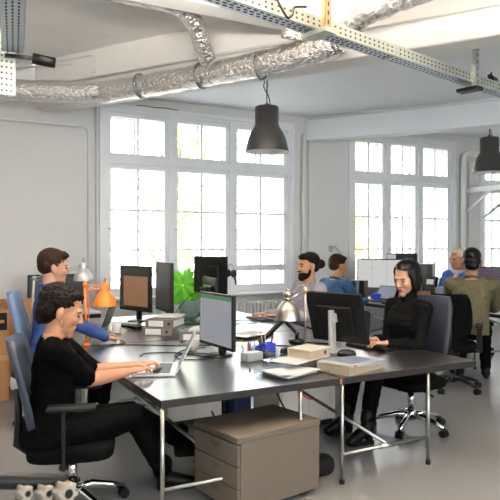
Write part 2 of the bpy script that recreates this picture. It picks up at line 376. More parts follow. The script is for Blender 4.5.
# radiators
def radiator(x0, x1, label):
    root = thing('radiator', label, 'radiator', (x0, WY - .16, .12), group='ribbed radiators under the windows')
    n = int((x1 - x0) / .06)
    for k in range(n):
        b = MB()
        for y in (-.05, .05): b.cyl((k * .06, y, .0), (k * .06, y, .55), .022, n=8)
        b.ell((k * .06, 0, .56), (.026, .075, .03), seg=10, ringc=6); b.ell((k * .06, 0, 0), (.026, .075, .03), seg=10, ringc=6)
        b.build('radiator_section', M['frame'], root)
    MB().tube([(0, 0, .5), (-.06, 0, .5), (-.09, 0, .45), (-.09, 0, -.1)], .015).build('feed_pipe', M['pipe'], root)
radiator(2.7, 5.0, 'white ribbed radiator under the left window behind the desks')
radiator(6.5, 8.5, 'white ribbed radiator under the middle window')
# white wall bracket with struts, right
t = thing('wall_bracket', 'white steel wall bracket with diagonal struts beside the rightmost window', 'bracket', (9.06, WY, 2.56))
MB().span((-.03, -.03, -.45), (.03, 0, .06)).build('wall_plate', M['frame'], t)
b = MB(); b.bar((0, 0, 0), (0, -1.15, 0), .05, .09); b.bar((.5, 0, 0), (.5, -1.15, 0), .05, .09); b.bar((0, -.3, .02), (.5, -.3, .02), .05, .05); b.build('arm', M['frame'], t)
MB().bar((0, -.02, -.4), (0, -.62, -.03), .04, .04).build('strut', M['frame'], t)
MB().bar((.5, -.0, -.5), (.5, -.75, -.03), .04, .04).build('strut', M['frame'], t)
# pipes along the main beam face
b = MB(); zz = 3.50
b.tube([bp(-6.0, 5.335, zz), bp(3, 5.335, zz)], .016, 8)
tag(b.build('pipe', M['pipe']), 'thin white pipe clipped along the main ceiling beam above the duct', 'pipe')
b = MB()
pts = [(.9, 8.18, 3.78), bp(-5.5, 5.32, 3.78), bp(-5.2, 5.32, 3.77), bp(-5.18, 5.32, 3.55)]
b.tube(pts, .014, 8); b.tube([Vector(p) + Vector((.06, .02, -.05)) for p in pts], .014, 8)
tag(b.build('pipe', M['pipe']), 'pair of thin white pipes bending down at the left end of the beam', 'pipe')

# ------------------------------------------------------------------ silver duct
t = thing('ventilation_duct', 'silver foil ventilation duct running along the main ceiling beam', 'duct', (0, 0, 0))
def crinkle(b, amp, seed):
    r = random.Random(seed)
    for v in b.bm.verts: v.co += Vector((r.uniform(-amp, amp), r.uniform(-amp, amp), r.uniform(-amp, amp)))
    return b
OD = 5.23
def duct(name, pts, r, m, n=8, amp=.006, seed=1):
    P = smoothpath(pts, n); rr = random.Random(seed)
    b = MB(); b.tube(P, r, 18, radii=[r * (1 + rr.uniform(-.035, .035)) for _ in P]); crinkle(b, amp, seed)
    o = b.build(name, m, t); return o
duct('main_duct', [bp(-5.0, OD, 3.28), bp(-4.0, OD, 3.275), bp(-3.2, OD, 3.29), bp(-2.6, OD, 3.32), bp(-2.25, OD, 3.35), bp(-2.05, OD - .03, 3.39)], .12, M['foil'], 12, seed=3)
duct('duct_end', [(.55, 7.55, 3.30), (1.2, 7.35, 3.30), bp(-4.95, OD, 3.28)], .12, M['foil'], 6, seed=4)
duct('rising_duct', [(3.27, 4.66, 3.36), (3.36, 4.50, 3.41), (3.38, 4.34, 3.47), (3.35, 4.14, 3.50), (3.37, 3.92, 3.51), (3.45, 3.56, 3.52), (3.62, 3.0, 3.52)], .105, M['foil'], 8, seed=5)
duct('branch_duct', [(.6, 5.02, 3.66), (1.6, 5.05, 3.66), (2.02, 5.08, 3.66), (2.25, 5.20, 3.58), (2.42, 5.38, 3.42), (2.5, 5.46, 3.34)], .085, M['foil'], 7, seed=6)
duct('duct_collar', [(2.99, 4.70, 3.40), (2.99, 4.66, 3.52), (2.99, 4.62, 3.60)], .10, M['foil'], 5, .004, 7)
for s in (-4.4, -3.6, -2.9):
    b = MB()
    pts = [bp(s, OD, 3.28) + BN * .128 * math.cos(a) + Vector((0, 0, .128 * math.sin(a))) for a in [k * math.pi / 12 for k in range(25)]]
    b.tube(pts, .01, 6)
    b.build('duct_strap', M['foil_dark'], t)

# ------------------------------------------------------------------ perforated cable trays
def tray(name, p0, p1, wd, ht, label, slots, left=True):
    p0 = Vector(p0); p1 = Vector(p1); d = (p1 - p0); L = d.length; d.normalize()
    root = thing(name, label, 'cable tray', p0, math.atan2(d.y, d.x))
    b = MB(); b.span((0, -wd / 2, 0), (L, wd / 2, .004)); b.build('tray_floor', M['galv_in'], root)
    for s in (-1, 1):
        b = MB(); b.span((0, s * wd / 2 - .002, 0), (L, s * wd / 2 + .002, ht)); b.span((0, s * (wd / 2 - .01) - .01, ht - .003), (L, s * (wd / 2 - .01) + .01, ht)); b.build('side_rail', M['galv'], root)
    b = MB(); k = 0; x = .05
    while x < L:
        for z in (ht * .3, ht * .68):
            for s in (-1, 1): b.box((x, s * (wd / 2 + .003) if True else 0, z), (.016, .003, .012))
        b.box((x, -wd * .25, -.001), (.03, .012, .003)); b.box((x + .025, wd * .25, -.001), (.03, .012, .003)); b.box((x, 0, -.001), (.03, .012, .003))
        x += slots
    o = b.build('perforations', M['dark'], root); o['kind'] = 'stuff'
    return root
tr = tray('cable_tray', (1.0, 3.18, 3.0), (5.9, 4.30, 3.0), .13, .085, 'long perforated steel cable tray crossing under the ceiling at right', .055)
for q in (2.3, 3.9): MB().box((q, 0, .04), (.012, .142, .1)).build('joint_plate', M['galv'], tr)
def hanger(x, y, z0, z1, label, m='galv'):
    r = thing('tray_hanger', label, 'hanger', (x, y, z0), .22)
    b = MB(); b.span((-.03, -.012, 0), (.03, .0, z1 - z0)); b.span((-.03, -.012, 0), (-.024, .03, z1 - z0)); b.span((.024, -.012, 0), (.03, .03, z1 - z0)); b.build('channel', M[m], r)
    b = MB()
    z = .04
    while z < z1 - z0 - .03: b.box((0, -.013, z), (.012, .003, .03)); z += .06
    q = b.build('slots', M['dark'], r); q['kind'] = 'stuff'
    b = MB(); b.span((-.05, -.03, -.03), (.06, .17, 0)); b.build('foot_bracket', M['black'] if m == 'galv' else M['galv'], r)
hanger(2.39, 3.325, 2.97, ZC, 'brass coloured slotted hanger holding the tray beside the duct', 'brass')
hanger(4.42, 3.87, 2.96, ZC2 + .02, 'grey slotted hanger with black foot at the right of the tray')
def spot(x, y, z, rz, label):
    r = thing('track_clamp', label, 'clamp', (x, y, z), rz)
    MB().box((0, 0, .03), (.13, .06, .05), bev=.006).build('clamp_body', M['black'], r)
    b = MB(); b.cyl((-.09, 0, .05), (.09, 0, .05), .022); b.cyl((-.04, 0, .06), (-.04, 0, .10), .008); b.build('clamp_screw', M['charcoal'], r)
spot(1.97, 3.39, 3.088, .3, 'black cable clamp on the tray above the duct elbow')
spot(4.86, 4.06, 3.088, .4, 'black cable clamp on the tray near the right edge')
tag(MB().tube(smoothpath([(1.99, 3.33, 3.12), (2.02, 3.29, 3.02), (2.05, 3.27, 2.965), (2.10, 3.29, 3.0), (2.13, 3.32, 3.06), (2.25, 3.36, 3.10)], 6), .008, 8).build('cable', M['black']), 'black cable loop hanging below the tray by its clamp', 'cable')
tl = tray('cable_tray', (.15, 1.2, 3.02), (.66, 5.02, 3.02), .15, .09, 'perforated steel cable tray overhead at the far left', .06)
r = thing('tray_hanger', 'pale perforated steel upright at the end of the left tray', 'hanger', (.62, 5.06, 2.70), .1)
b = MB(); b.span((-.07, 0, 0), (.07, .01, 1.14)); b.span((-.07, 0, 0), (-.06, .05, 1.14)); b.span((.06, 0, 0), (.07, .05, 1.14)); b.build('channel', M['galv'], r)
b = MB()
for z in [k * .045 + .03 for k in range(24)]:
    for x in (-.035, 0, .035): b.box((x, -.001, z), (.014, .003, .014))
q = b.build('perforations', M['dark'], r); q['kind'] = 'stuff'
r = thing('spotlight', 'small black spotlight clamped beside the left tray', 'lamp', (.80, 5.0, 2.99), -.1)
MB().cyl((0, 0, .0), (.17, 0, -.02), .042).build('spot_head', M['black'], r)
MB().bar((-.2, 0, .0), (.03, 0, .0), .03, .025).build('spot_arm', M['black'], r)

# ------------------------------------------------------------------ pendant lamps
def pendant(x, y, z, ztop, s, label):
    r = thing('pendant_lamp', label, 'lamp', (x, y, z), 0, 'big dark grey pendant lamps')
    R1, R2 = .25 * s, .135 * s
    prof = [(R1, 0), (R1 * .985, .02 * s), (.235 * s, .07 * s), (.215 * s, .15 * s), (.185 * s, .22 * s), (.15 * s, .275 * s), (R2 * 1.04, .30 * s), (R2, .31 * s), (R2, .50 * s), (R2 * .93, .515 * s), (.02, .52 * s)]
    MB().lathe(prof, n=36, close=False).build('lamp_shade', M['shade'], r)
    MB().lathe([(a - .006 * s, h + (.004 if h < .4 * s else -.01)) for a, h in prof], n=36, close=False).build('shade_lining', M['shade_in'], r)
    MB().ell((0, 0, .16 * s), (.05, .05, .07)).build('bulb', M['shade_in'], r)
    b = MB(); b.cyl((0, 0, .515 * s), (0, 0, .55 * s), .02); b.tube([(0, 0, .54 * s), (.0, 0, .7 * s), (.01, 0, ztop - z - .05)], .007, 8)
    b.tube(smoothpath([(.05 * s, 0, .52 * s), (.02, 0, .64 * s), (-.04, 0, .74 * s), (-.005, 0, .86 * s)], 5), .006, 6); b.build('cord', M['black'], r)
    MB().lathe([(.05, -.05), (.05, -.01), (.03, 0)], (0, 0, ztop - z)).build('ceiling_rose', M['shade'], r)
pendant(3.52, 6.06, 2.60, ZC2, 1.0, 'large dark grey bell pendant lamp hanging in front of left window')
pendant(7.79, 6.57, 2.66, ZC2, 1.04, 'dark grey bell pendant lamp hanging at the right edge of frame')
# warm ceiling up-lights, in front of the main beam and above the picture
# ------------------------------------------------------------------ tables
def table(x0, x1, y0, y1, label, lx0=None, lx1=None, z=TD):
    r = thing('work_table', label, 'table', (x0, y0, 0), 0, 'dark work tables on steel trestle frames')
    W = x1 - x0; D = y1 - y0; a = (lx0 or x0 + .06) - x0; c = (lx1 or x1 - .06) - x0
    top = MB(); top.mi = 0; top.span((0, 0, z - .004), (W, D, z)); top.build('table_top', M['top'], r)
    MB().span((0, 0, z - .045), (W, D, z - .004), bev=.002).build('top_edge', M['edge'], r)
    ys = (.02, D - .25)
    for y in ys:
        for x in (a, c):
            l = MB().cyl((x, y, .02), (x, y, z - .045), .0125, n=12).build('leg', M['steel'], r)
            MB().cyl((x, y, 0), (x, y, .03), .017, n=12).build('foot_cap', M['blackr'], l)
        MB().cyl((a, y, .19), (c, y, .19), .0105, n=10).build('foot_rail', M['steel'], r)
        MB().cyl((a, y + .1, z - .056), (c, y + .1, z - .056), .0105, n=10).build('top_rail', M['steel'], r)
    m = (a + c) / 2
    MB().cyl((m, ys[0], .20), (a + .05, ys[1], z - .06), .012, n=10).build('cross_brace', M['steel'], r)
    MB().cyl((m - .02, ys[1], .20), (c - .05, ys[0] + .35, z - .06), .012, n=10).build('cross_brace', M['steel'], r)
    MB().cyl((m - .06, ys[0], .19), (m + .06, ys[0], .19), .017, n=10).build('clamp', M['steel'], r)
    return r
table(1.18, 2.385, 3.18, 5.17, 'dark table in the front left with a silver laptop at its corner', 1.195, 2.10)
table(2.40, 3.63, 3.18, 5.17, 'dark table in front of the woman in the turtleneck', 2.42, 3.17)
table(1.18, 2.385, 5.19, 7.15, 'dark table behind the front left one, with the orange lamp')
table(2.40, 3.63, 5.19, 7.15, 'dark table before the bearded man by the left window')
table(5.55, 6.62, 5.75, 7.65, 'dark table by the middle window under the bright monitor', z=.73)
table(6.05, 7.25, 3.9, 5.62, 'dark table at the right edge before the man in olive', z=.72)
tag(MB().span((2.383, 3.172, .645), (2.402, 3.18, .69)).build('edge_strip', M['wood']), 'small reddish wood strip in the joint between the two front tables', 'edge strip')

# ------------------------------------------------------------------ chairs (facing local +x)
def chair(label, x, y, rz, seatz=.45, back='tall', fabric='mesh_black', backm=None, base='chrome', arms=True, s=1.0, bh=.62, group=None, armz=0):
    r = thing('office_chair', label, 'chair', (x, y, 0), rz)
    for k in range(5):
        a = 2 * math.pi * k / 5 + .35; ca, sa = math.cos(a), math.sin(a); q = .31 * s
        l = MB().tube([(ca * .03, sa * .03, .115), (ca * q * .35, sa * q * .35, .125), (ca * q * .75, sa * q * .75, .095), (ca * q, sa * q, .07)], .019, 10, radii=[.026, .024, .02, .015]).build('base_leg', M[base], r)
        w = MB()
        for o in (-.017, .017):
            u = Vector((-sa, ca, 0)) * o; p = Vector((ca * q, sa * q, .03)) + u
            w.cyl(p - u.normalized() * .011, p + u.normalized() * .011, .03, n=14)
        w.cyl((ca * q, sa * q, .035), (ca * q, sa * q, .075), .008)
        w.build('castor', M['blackr'], l)
    MB().cyl((0, 0, .08), (0, 0, .17), .034).cyl((0, 0, .17), (0, 0, seatz - .12), .026).build('gas_lift', M[base], r)
    mcb = MB(); mcb.box((-.02, 0, seatz - .095), (.24, .15, .055), bev=.015); mcb.tube([(.02, .06, seatz - .09), (.04, .2, seatz - .10), (.05, .25, seatz - .115)], .009, 8); mcb.tube([(-.1, 0, seatz - .09), (-.2, 0, seatz - .1), (-.26, 0, seatz - .05)], .025, 10)
    mcb.build('mechanism', M['black'], r)
    sh = MB(); sh.loft([[(.24 * s * px, .235 * s * py, z) for px, py in [(math.copysign(abs(math.cos(t)) ** .5, math.cos(t)), math.copysign(abs(math.sin(t)) ** .5, math.sin(t))) for t in [2 * math.pi * k / 28 for k in range(28)]]] for z in (seatz - .07,)] +
        [[(.24 * s * g * px + (-.01 if z > seatz else 0), .235 * s * g * py, z) for px, py in [(math.copysign(abs(math.cos(t)) ** .5, math.cos(t)), math.copysign(abs(math.sin(t)) ** .5, math.sin(t))) for t in [2 * math.pi * k / 28 for k in range(28)]]] for g, z in ((1.02, seatz - .05), (1.02, seatz - .02), (.95, seatz), (.8, seatz + .008))])
    sh.build('seat', M[fabric], r)
    # curved backrest: rows of a lofted plate, closed with thickness
    zb = seatz + .06; rings = []
    prof = [(0, -.235, .13), (.12, -.222, .19), (.3, -.235, .215), (.6, -.275, .215), (.85, -.315, .20), (1, -.335, .165)]
    for f, px, hw in prof:
        z = zb + f * bh; front = []; rear = []
        for k in range(9):
            v = -1 + k / 4; front.append((px * s + (abs(v) ** 2) * .045, v * hw * s, z)); rear.append((px * s - .035 + (abs(v) ** 2) * .045, v * hw * s, z))
        rings.append(front + rear[::-1])
    MB().loft(rings).build('backrest', M[backm or fabric], r)
    bb = MB(); bb.tube([(-.24, 0, seatz - .07), (-.31, 0, seatz - .02), (-.30, 0, seatz + .12), (-.305, 0, seatz + .30)], .022, 10); bb.build('back_bracket', M['black'], r)
    if arms:
        for sgn in (-1, 1):
            a = MB(); a.bar((-.02, sgn * .16, seatz - .08), (-.02, sgn * .275, seatz - .08), .05, .02); a.bar((-.02, sgn * .27, seatz - .09), (-.02, sgn * .27, seatz + .17 + armz), .055, .02, up=(1, 0, 0), bev=.004)
            a = a.build('arm_post', M['black'], r)
            MB().box((.02, sgn * .27, seatz + .185 + armz), (.26, .085, .03), bev=.012).build('armrest', M['charcoal'], a)
    return r
chair('black swivel chair with chrome base under the woman in black at front left', .81, 3.66, R(-18), .41, fabric='mesh_black', backm='slate_dark', bh=.54, armz=.06)
chair('swivel chair with a slate blue back under the woman in blue at left', 1.02, 5.36, R(-18), .47, fabric='mesh_black', backm='slate', arms=False, bh=.62)
chair('navy swivel chair with chrome base under the woman in the turtleneck', 3.65, 3.88, R(190), .44, fabric='mesh_black', backm='navy', bh=.60, arms=False)
chair('dark swivel chair of the bearded man with the hair bun', 3.99, 5.86, R(180), .46, fabric='mesh_black', arms=False, bh=.34)
chair('dark swivel chair under the man in the petrol blue shirt', 4.82, 6.75, R(10), .46, fabric='mesh_black', arms=False, bh=.34)
chair('dark swivel chair of the grey haired man in bright blue', 7.02, 6.22, R(182), .46, fabric='mesh_black', arms=False, bh=.34)
chair('wide black swivel chair with U bracket behind the man in olive', 5.05, 4.74, R(38), .50, base='black', fabric='mesh_black', bh=.48, s=1.0)

# ------------------------------------------------------------------ people
def remesh(o, vox, smooth=3):
    m = o.modifiers.new('r', 'REMESH'); m.mode = 'VOXEL'; m.voxel_size = vox
    if smooth:
        q = o.modifiers.new('s', 'SMOOTH'); q.iterations = smooth; q.factor = .5
    dg = bpy.context.evaluated_depsgraph_get(); dg.update()
    me = bpy.data.meshes.new_from_object(o.evaluated_get(dg)); old = o.data; mats = list(old.materials)
    o.modifiers.clear(); o.data = me; bpy.data.meshes.remove(old)
    me.materials.clear()
    for q in mats: me.materials.append(q)
    for p in me.polygons: p.use_smooth = True; p.material_index = 0
    return o
def rcone(b, p, q, r1, r2, n=14):
    p = Vector(p); q = Vector(q)
    b.ell(p, (r1,) * 3, seg=14, ringc=8); b.ell(q, (r2,) * 3, seg=14, ringc=8)
    if (q - p).length > 1e-5: b.cyl(p, q, r1, r2, n)
def chain(b, pts, rs):
    for i in range(len(pts) - 1): rcone(b, pts[i], pts[i + 1], rs[i], rs[i + 1])
def ik(a, t, l1, l2, pole):
    a = Vector(a); t = Vector(t); d = t - a; L = min(d.length, (l1 + l2) * .995); x = d.normalized(); t = a + x * L
    c = (l1 * l1 + L * L - l2 * l2) / (2 * L); h = math.sqrt(max(0, l1 * l1 - c * c))
    y = Vector(pole); y = (y - x * y.dot(x)).normalized()
    return a + x * c + y * h, t
def wrinkle(o, amp, f, seed=0):
    from mathutils import noise
    me = o.data; n = [v.normal.copy() for v in me.vertices]
    for v, q in zip(me.vertices, n):
        p = Vector((v.co.x, v.co.y, v.co.z * 1.8)) * f + Vector((seed, 0, 0))
        v.co += q * amp * (.25 + .8 * noise.noise(p) + .35 * noise.noise(p * 2.3))
class Fig: pass
def person(label, x, y, rz, hip=.53, lean=0, S=1.0, fem=True, skin='skin', hands=((.45, .12, .73), (.45, -.12, .73)), head=(0, 0, 0), neck=0, feet=((.35, .10), (.35, -.10)), vox=.005,
           top='cloth_black', sleeve=1.0, topname='shirt', collar=False, legs='cloth_trouser', shoes='leather', roll=0, handyaw=(0, 0), twist=0, elbow=.35, feetz=(0, 0), kneew=.02, nofingers=False, shoename='shoe', heel=0, headoff=(0, 0, 0), bare_neck=True, shrug=0, whands=None, wfeet=None):
    """facing local +x; hands and feet are targets in the local frame (left first)"""
    r = thing('person', label, 'person', (x, y, 0), rz); F = Fig(); F.root = r
    V = Vector; iw = (Matrix.Translation((x, y, 0)) @ Matrix.Rotation(rz, 4, 'Z')).inverted()
    if whands: hands = [iw @ V(p) for p in whands]
    if wfeet: feet = [tuple((iw @ V((*p, 0)))[:2]) for p in wfeet]
    sl, cl = math.sin(lean), math.cos(lean)
    H = V((0, 0, hip)); up = V((sl, 0, cl)); fw = V((cl, 0, -sl)); le = V((0, 1, 0))
    if twist: fw, le = fw * math.cos(twist) + le * math.sin(twist), le * math.cos(twist) - fw * math.sin(twist)
    P = lambda u, f=0, l=0: H + (up * u + fw * f + le * l) * S
    sw = (.165 if fem else .195); F.P = P; F.S = S; F.fw = fw; F.up = up; F.le = le
    def ring(u, f, wl, wf, n=20, infl=0):
        c = P(u, f); return [c + le * (wl * S + infl) * math.copysign(abs(math.cos(t)) ** .8, math.cos(t)) + fw * (wf * S + infl) * math.copysign(abs(math.sin(t)) ** .8, math.sin(t)) for t in [2 * math.pi * k / n for k in range(n)]]
    if fem: tor = [(-.07, 0, .12, .09), (-.02, 0, .165, .115), (.06, 0, .155, .11), (.17, .01, .118, .092), (.25, .012, .125, .098), (.33, .022, .14, .115), (.38, .015, .145, .105), (.44, -.005, .14, .078), (.48, -.012, .105, .058), (.505, -.015, .06, .05)]
    else: tor = [(-.07, 0, .12, .09), (-.02, 0, .155, .115), (.08, 0, .15, .11), (.18, .005, .145, .105), (.27, .008, .158, .112), (.35, .01, .168, .118), (.42, 0, .165, .10), (.47, -.008, .13, .075), (.51, -.012, .065, .055)]
    sh = [P(.455 + shrug, -.005, s * sw) for s in (1, -1)]
    arms = []
    for i, s in enumerate((1, -1)):
        e, wq = ik(sh[i], hands[i], .285 * S, .255 * S, V((-.25, s * elbow, -1)))
        arms.append((sh[i], e, wq))
    leg = []
    for i, s in enumerate((1, -1)):
        hj = P(-.0, .02, s * .09); a = V((feet[i][0], feet[i][1], .085 * S + feetz[i] + heel))
        k, a2 = ik(hj, a, .43 * S, .42 * S, V((.9, s * kneew, .8))); leg.append((hj, k, a2))
    F.arms = arms; F.leg = leg
    # ---- head frame
    nb = P(.50, -.012); hc = P(.50, -.012) + (up * .175 + V((math.sin(neck), 0, -.25 * math.sin(neck))) * .10) * S + V(headoff)
    yaw, pit, rol = head
    hm = Euler((rol, pit, yaw)).to_matrix(); F.hc = hc; F.hm = hm
    HS = S * (1.12 if not fem else 1.09); F.HS = HS
    hp = lambda p: hc + hm @ (V(p) * HS); F.hp = hp
    he = lambda b, c, q: b.ell(hp(c), [v * HS for v in q], hm)
    F.he = he
    b = MB()
    b.loft([ring(*t) for t in tor])
    chain(b, [nb - up * .02 * S, nb + (hc - nb) * .35, hc + hm @ (V((-.02, 0, -.04)) * HS)], [.055 * S * (1 if fem else 1.12)] * 2 + [.05 * S * (1 if fem else 1.12)])
    rcone(b, P(.47, -.01, .06), sh[0], .05 * S, .05 * S); rcone(b, P(.47, -.01, -.06), sh[1], .05 * S, .05 * S)
    k = 1 if fem else 1.15
    for (a, e, wq) in arms: chain(b, [a, a.lerp(e, .4), e, e.lerp(wq, .3), wq], [v * S * k for v in (.05, .043, .036, .038, .024)])
    for (hj, kn, an) in leg: chain(b, [hj, hj.lerp(kn, .5), kn, kn.lerp(an, .3), an], [v * S for v in (.085, .072, .052, .050, .035)])
    for i, (hj, kn, an) in enumerate(leg):
        chain(b, [an, an + V((.01, 0, -.04)) * S, an + V((.07, (.008, -.008)[i], -.052 - heel * .5)) * S], [.034 * S, .030 * S, .020 * S])
    # head
    he(b, (-.014, 0, .032), (.094, .074, .083)); he(b, (.030, 0, -.015), (.060, .062, .085)); he(b, (.030, 0, -.068), (.055, .047, .042)); he(b, (.066, 0, -.094), (.024, .024, .021))
    he(b, (.070, 0, .022), (.022, .050, .014)); he(b, (.056, .034, -.024), (.028, .022, .026)); he(b, (.056, -.034, -.024), (.028, .022, .026))
    nq = .76 if fem else 1.0; rcone(b, hp((.088, 0, .012)), hp((.106 if fem else .112, 0, -.026)), .008 * HS * nq, .012 * HS * nq); he(b, (.093, .010, -.029), (.012 * nq, .008 * nq, .008 * nq)); he(b, (.093, -.010, -.029), (.012 * nq, .008 * nq, .008 * nq))
    he(b, (.080, 0, -.054), (.013, .022, .0065)); he(b, (.079, 0, -.066), (.012, .019, .0065)); he(b, (.068, 0, -.06), (.022, .030, .022))
    for s in (1, -1): he(b, (-.006, s * .076, -.008), (.019, .011, .031)); he(b, (.004, s * .073, -.03), (.009, .008, .012))
    # hands
    F.hands = []
    for i, s in enumerate((1, -1)):
        a, e, wq = arms[i]; d = (wq - e); d.z *= .35; d.normalize(); d = Matrix.Rotation(handyaw[i], 3, 'Z') @ d
        lat = V((0, 0, 1)).cross(d).normalized() * s; nz = V((0, 0, 1)); hs = S * (.92 if fem else 1.0)
        Q = lambda f, l, z=0: wq + (d * f + lat * l + nz * z) * hs
        # palm as a flattened loft
        rg = []
        for f, wl, wz in ((-.01, .022, .02), (.03, .033, .016), (.07, .042, .0145), (.092, .041, .012)):
            rg.append([Q(f, wl * math.cos(t), wz * math.sin(t) + .004) for t in [2 * math.pi * q / 12 for q in range(12)]])
        b.loft(rg)
        for l, L, sp in ((-.031, .075, -.10), (-.0105, .085, -.02), (.0105, .08, .05), (.031, .062, .14)):
            c = lambda t: Q(.088 + t[0] * L, -l - sp * t[0] * L * .9, t[1] * L)
            chain(b, [c((-.1, .02)), c((.42, .10)), c((.76, -.10)), c((.96, -.36))], [.0090 * hs, .0085 * hs, .0075 * hs, .0065 * hs])
        chain(b, [Q(.015, -.022 * -1 * -1, 0) if False else Q(.02, -.024, 0), Q(.055, -.052, -.008), Q(.088, -.058, -.016), Q(.108, -.052, -.022)], [.014 * hs, .0115 * hs, .0095 * hs, .008 * hs])
    body = b.build('body', [M[skin], M['lips']], r); remesh(body, vox, 2)
    me = body.data; inv = hm.inverted()
    for p in me.polygons:
        q = inv @ (p.center - hc) / HS
        if q.x > .082 and ((q.y / .021) ** 2 + ((q.z + .060) / .0105) ** 2) < 1: p.material_index = 1
    # eyes and brows
    for s in (1, -1):
        b = MB(); he(b, (.0805, s * .031, .001), (.0092, .0135, .0052)); b.build('eye', M['eye'], r)
    # top garment
    b = MB(); n = len(tor); T0 = tor[1:] if True else tor
    b.loft([ring(u, f, wl, wf, infl=.011 * S) for u, f, wl, wf in T0[:-1]] + [ring(T0[-1][0] - .012, T0[-1][1], T0[-1][2] + .012, T0[-1][3] + .010, infl=.004)])
    for i, s in enumerate((1, -1)):
        a, e, wq = arms[i]
        rcone(b, P(.445 if collar else .435, -.01, s * .07), sh[i], .056 * S, .060 * S)
        if collar: rcone(b, P(.472, -.012, s * .05), sh[i], .054 * S, .059 * S)
        if sleeve <= .5:
            q = a.lerp(e, sleeve * 2); chain(b, [a, a.lerp(q, .5), q], [.062 * S * k, .059 * S * k, .055 * S * k])
        else:
            chain(b, [a, a.lerp(e, .4), e], [.060 * S * k, .054 * S * k, .048 * S * k])
            t = (sleeve - .5) * 2; q = e.lerp(wq, t); chain(b, [e, e.lerp(q, .4), q], [.048 * S * k, .047 * S * k, (.047 - .013 * t) * S * k])
    if collar == 'turtle': chain(b, [nb - up * .02 * S, nb + (hc - nb) * .42], [.062 * S, .060 * S])
    g = b.build(topname, M[top], r); remesh(g, vox * 1.2, 3); wrinkle(g, .007 * S, 13, rz)
    if collar == 'shirt':
        b = MB(); pts = []
        for t in [math.pi * 2 * q / 24 for q in range(25)]:
            if abs(t - math.pi / 2) < .3: continue
            pts.append(P(.512 - .022 * math.sin(t), -.008 + .060 * math.sin(t), .064 * math.cos(t)))
        i0 = next(i for i in range(len(pts) - 1) if (pts[i + 1] - pts[i]).length > .03 * S); pts = pts[i0 + 1:] + pts[1:i0 + 1]
        b.tube(pts, .015 * S, 8); b.build('collar', M[top], g)
    # trousers
    b = MB(); b.loft([ring(u, f, wl, wf, infl=.008 * S) for u, f, wl, wf in tor[:3]])
    for (hj, kn, an) in leg:
        q = kn.lerp(an, .93); chain(b, [hj, hj.lerp(kn, .5), kn, kn.lerp(q, .35), q], [v * S for v in (.096, .083, .063, .060, .050)])
    wrinkle(remesh(b.build('trousers', M[legs], r), vox * 1.3, 3), .006 * S, 11, rz)
    for i, (hj, kn, an) in enumerate(leg):
        b = MB(); dd = V((1, (.12, -.12)[i], 0)).normalized()
        z0 = an.z - .085 * S - heel; O = lambda f, z: V((an.x, an.y, z0)) + dd * f * S + V((0, 0, z * S))
        chain(b, [O(0, .14 + heel), O(-.005, .07 + heel)], [.045 * S, .046 * S]); chain(b, [O(-.005, .055 + heel), O(.07, .045 + heel * .5), O(.16, .034)], [.045 * S, .040 * S, .032 * S])
        if heel: b.cyl(O(-.02, 0), O(-.015, .06 + heel), .024 * S, .036 * S)
        b.span(tuple(O(-.03, 0) - V((.0, .03, 0)) * S), tuple(O(.16, .022) + V((0, .03, 0)) * S))
        remesh(b.build(shoename, M[shoes], r), vox * 1.3, 2)
    return F
def hair(F, name, m, ells, vox=.005, cut=None, jitter=0, seed=3, smooth=2):
    b = MB()
    for c, q in ells: F.he(b, c, q)
    o = b.build(name, M[m], F.root); remesh(o, vox, smooth)
    if cut or jitter:
        bm = bmesh.new(); bm.from_mesh(o.data); inv = F.hm.inverted(); rr = random.Random(seed)
        if jitter:
            from mathutils import noise
            bm.normal_update()
            for v in bm.verts: v.co += v.normal * jitter * noise.noise(v.co * 55) + v.normal * jitter * .6 * noise.noise(v.co * 120)
        if cut:
            kill = [v for v in bm.verts if cut(inv @ (v.co - F.hc) / F.HS)]
            bmesh.ops.delete(bm, geom=kill, context='VERTS')
        bm.to_mesh(o.data); bm.free()
    return o
def brows(F, m, th=.0042):
    for s in (1, -1):
        b = MB(); b.tube([F.hp((.086, s * .014, .020)), F.hp((.087, s * .030, .025)), F.hp((.074, s * .050, .019))], th * F.HS, 6); b.build('eyebrow', M[m], F.root)
CAP = [((-.022, 0, .046), (.094, .082, .083)), ((-.05, 0, .0), (.068, .080, .075))]
# woman in the black tee, front left
F1 = person('woman with short dark curly hair in a black tee typing on the silver laptop', .675, 3.70, R(-14), .445, R(5), 1.14, True, 'skin', whands=((1.28, 3.93, .745), (1.16, 3.72, .75)), head=(R(4), R(20), 0), neck=R(24),
            wfeet=((1.60, 3.92), (1.38, 3.66)), feetz=(.10, 0), top='cloth_black', sleeve=.44, headoff=(-.02, 0, -.045), topname='tee_shirt', legs='cloth_trouser', shoes='leather', shoename='ankle_boot', elbow=.12, heel=.01)
hair(F1, 'curly_hair', 'hair_dark', [((-.028, 0, .046), (.096, .084, .082)), ((-.058, 0, -.005), (.060, .079, .078)), ((.008, 0, .084), (.068, .066, .032)), ((-.072, 0, -.045), (.033, .053, .04))], jitter=.007)
brows(F1, 'hair_dark', .0026)
MB().tube([F1.hp((.012, -.084, -.035)), F1.hp((.012, -.086, -.055))], .004, 6).build('earring', M['brass'], F1.root)
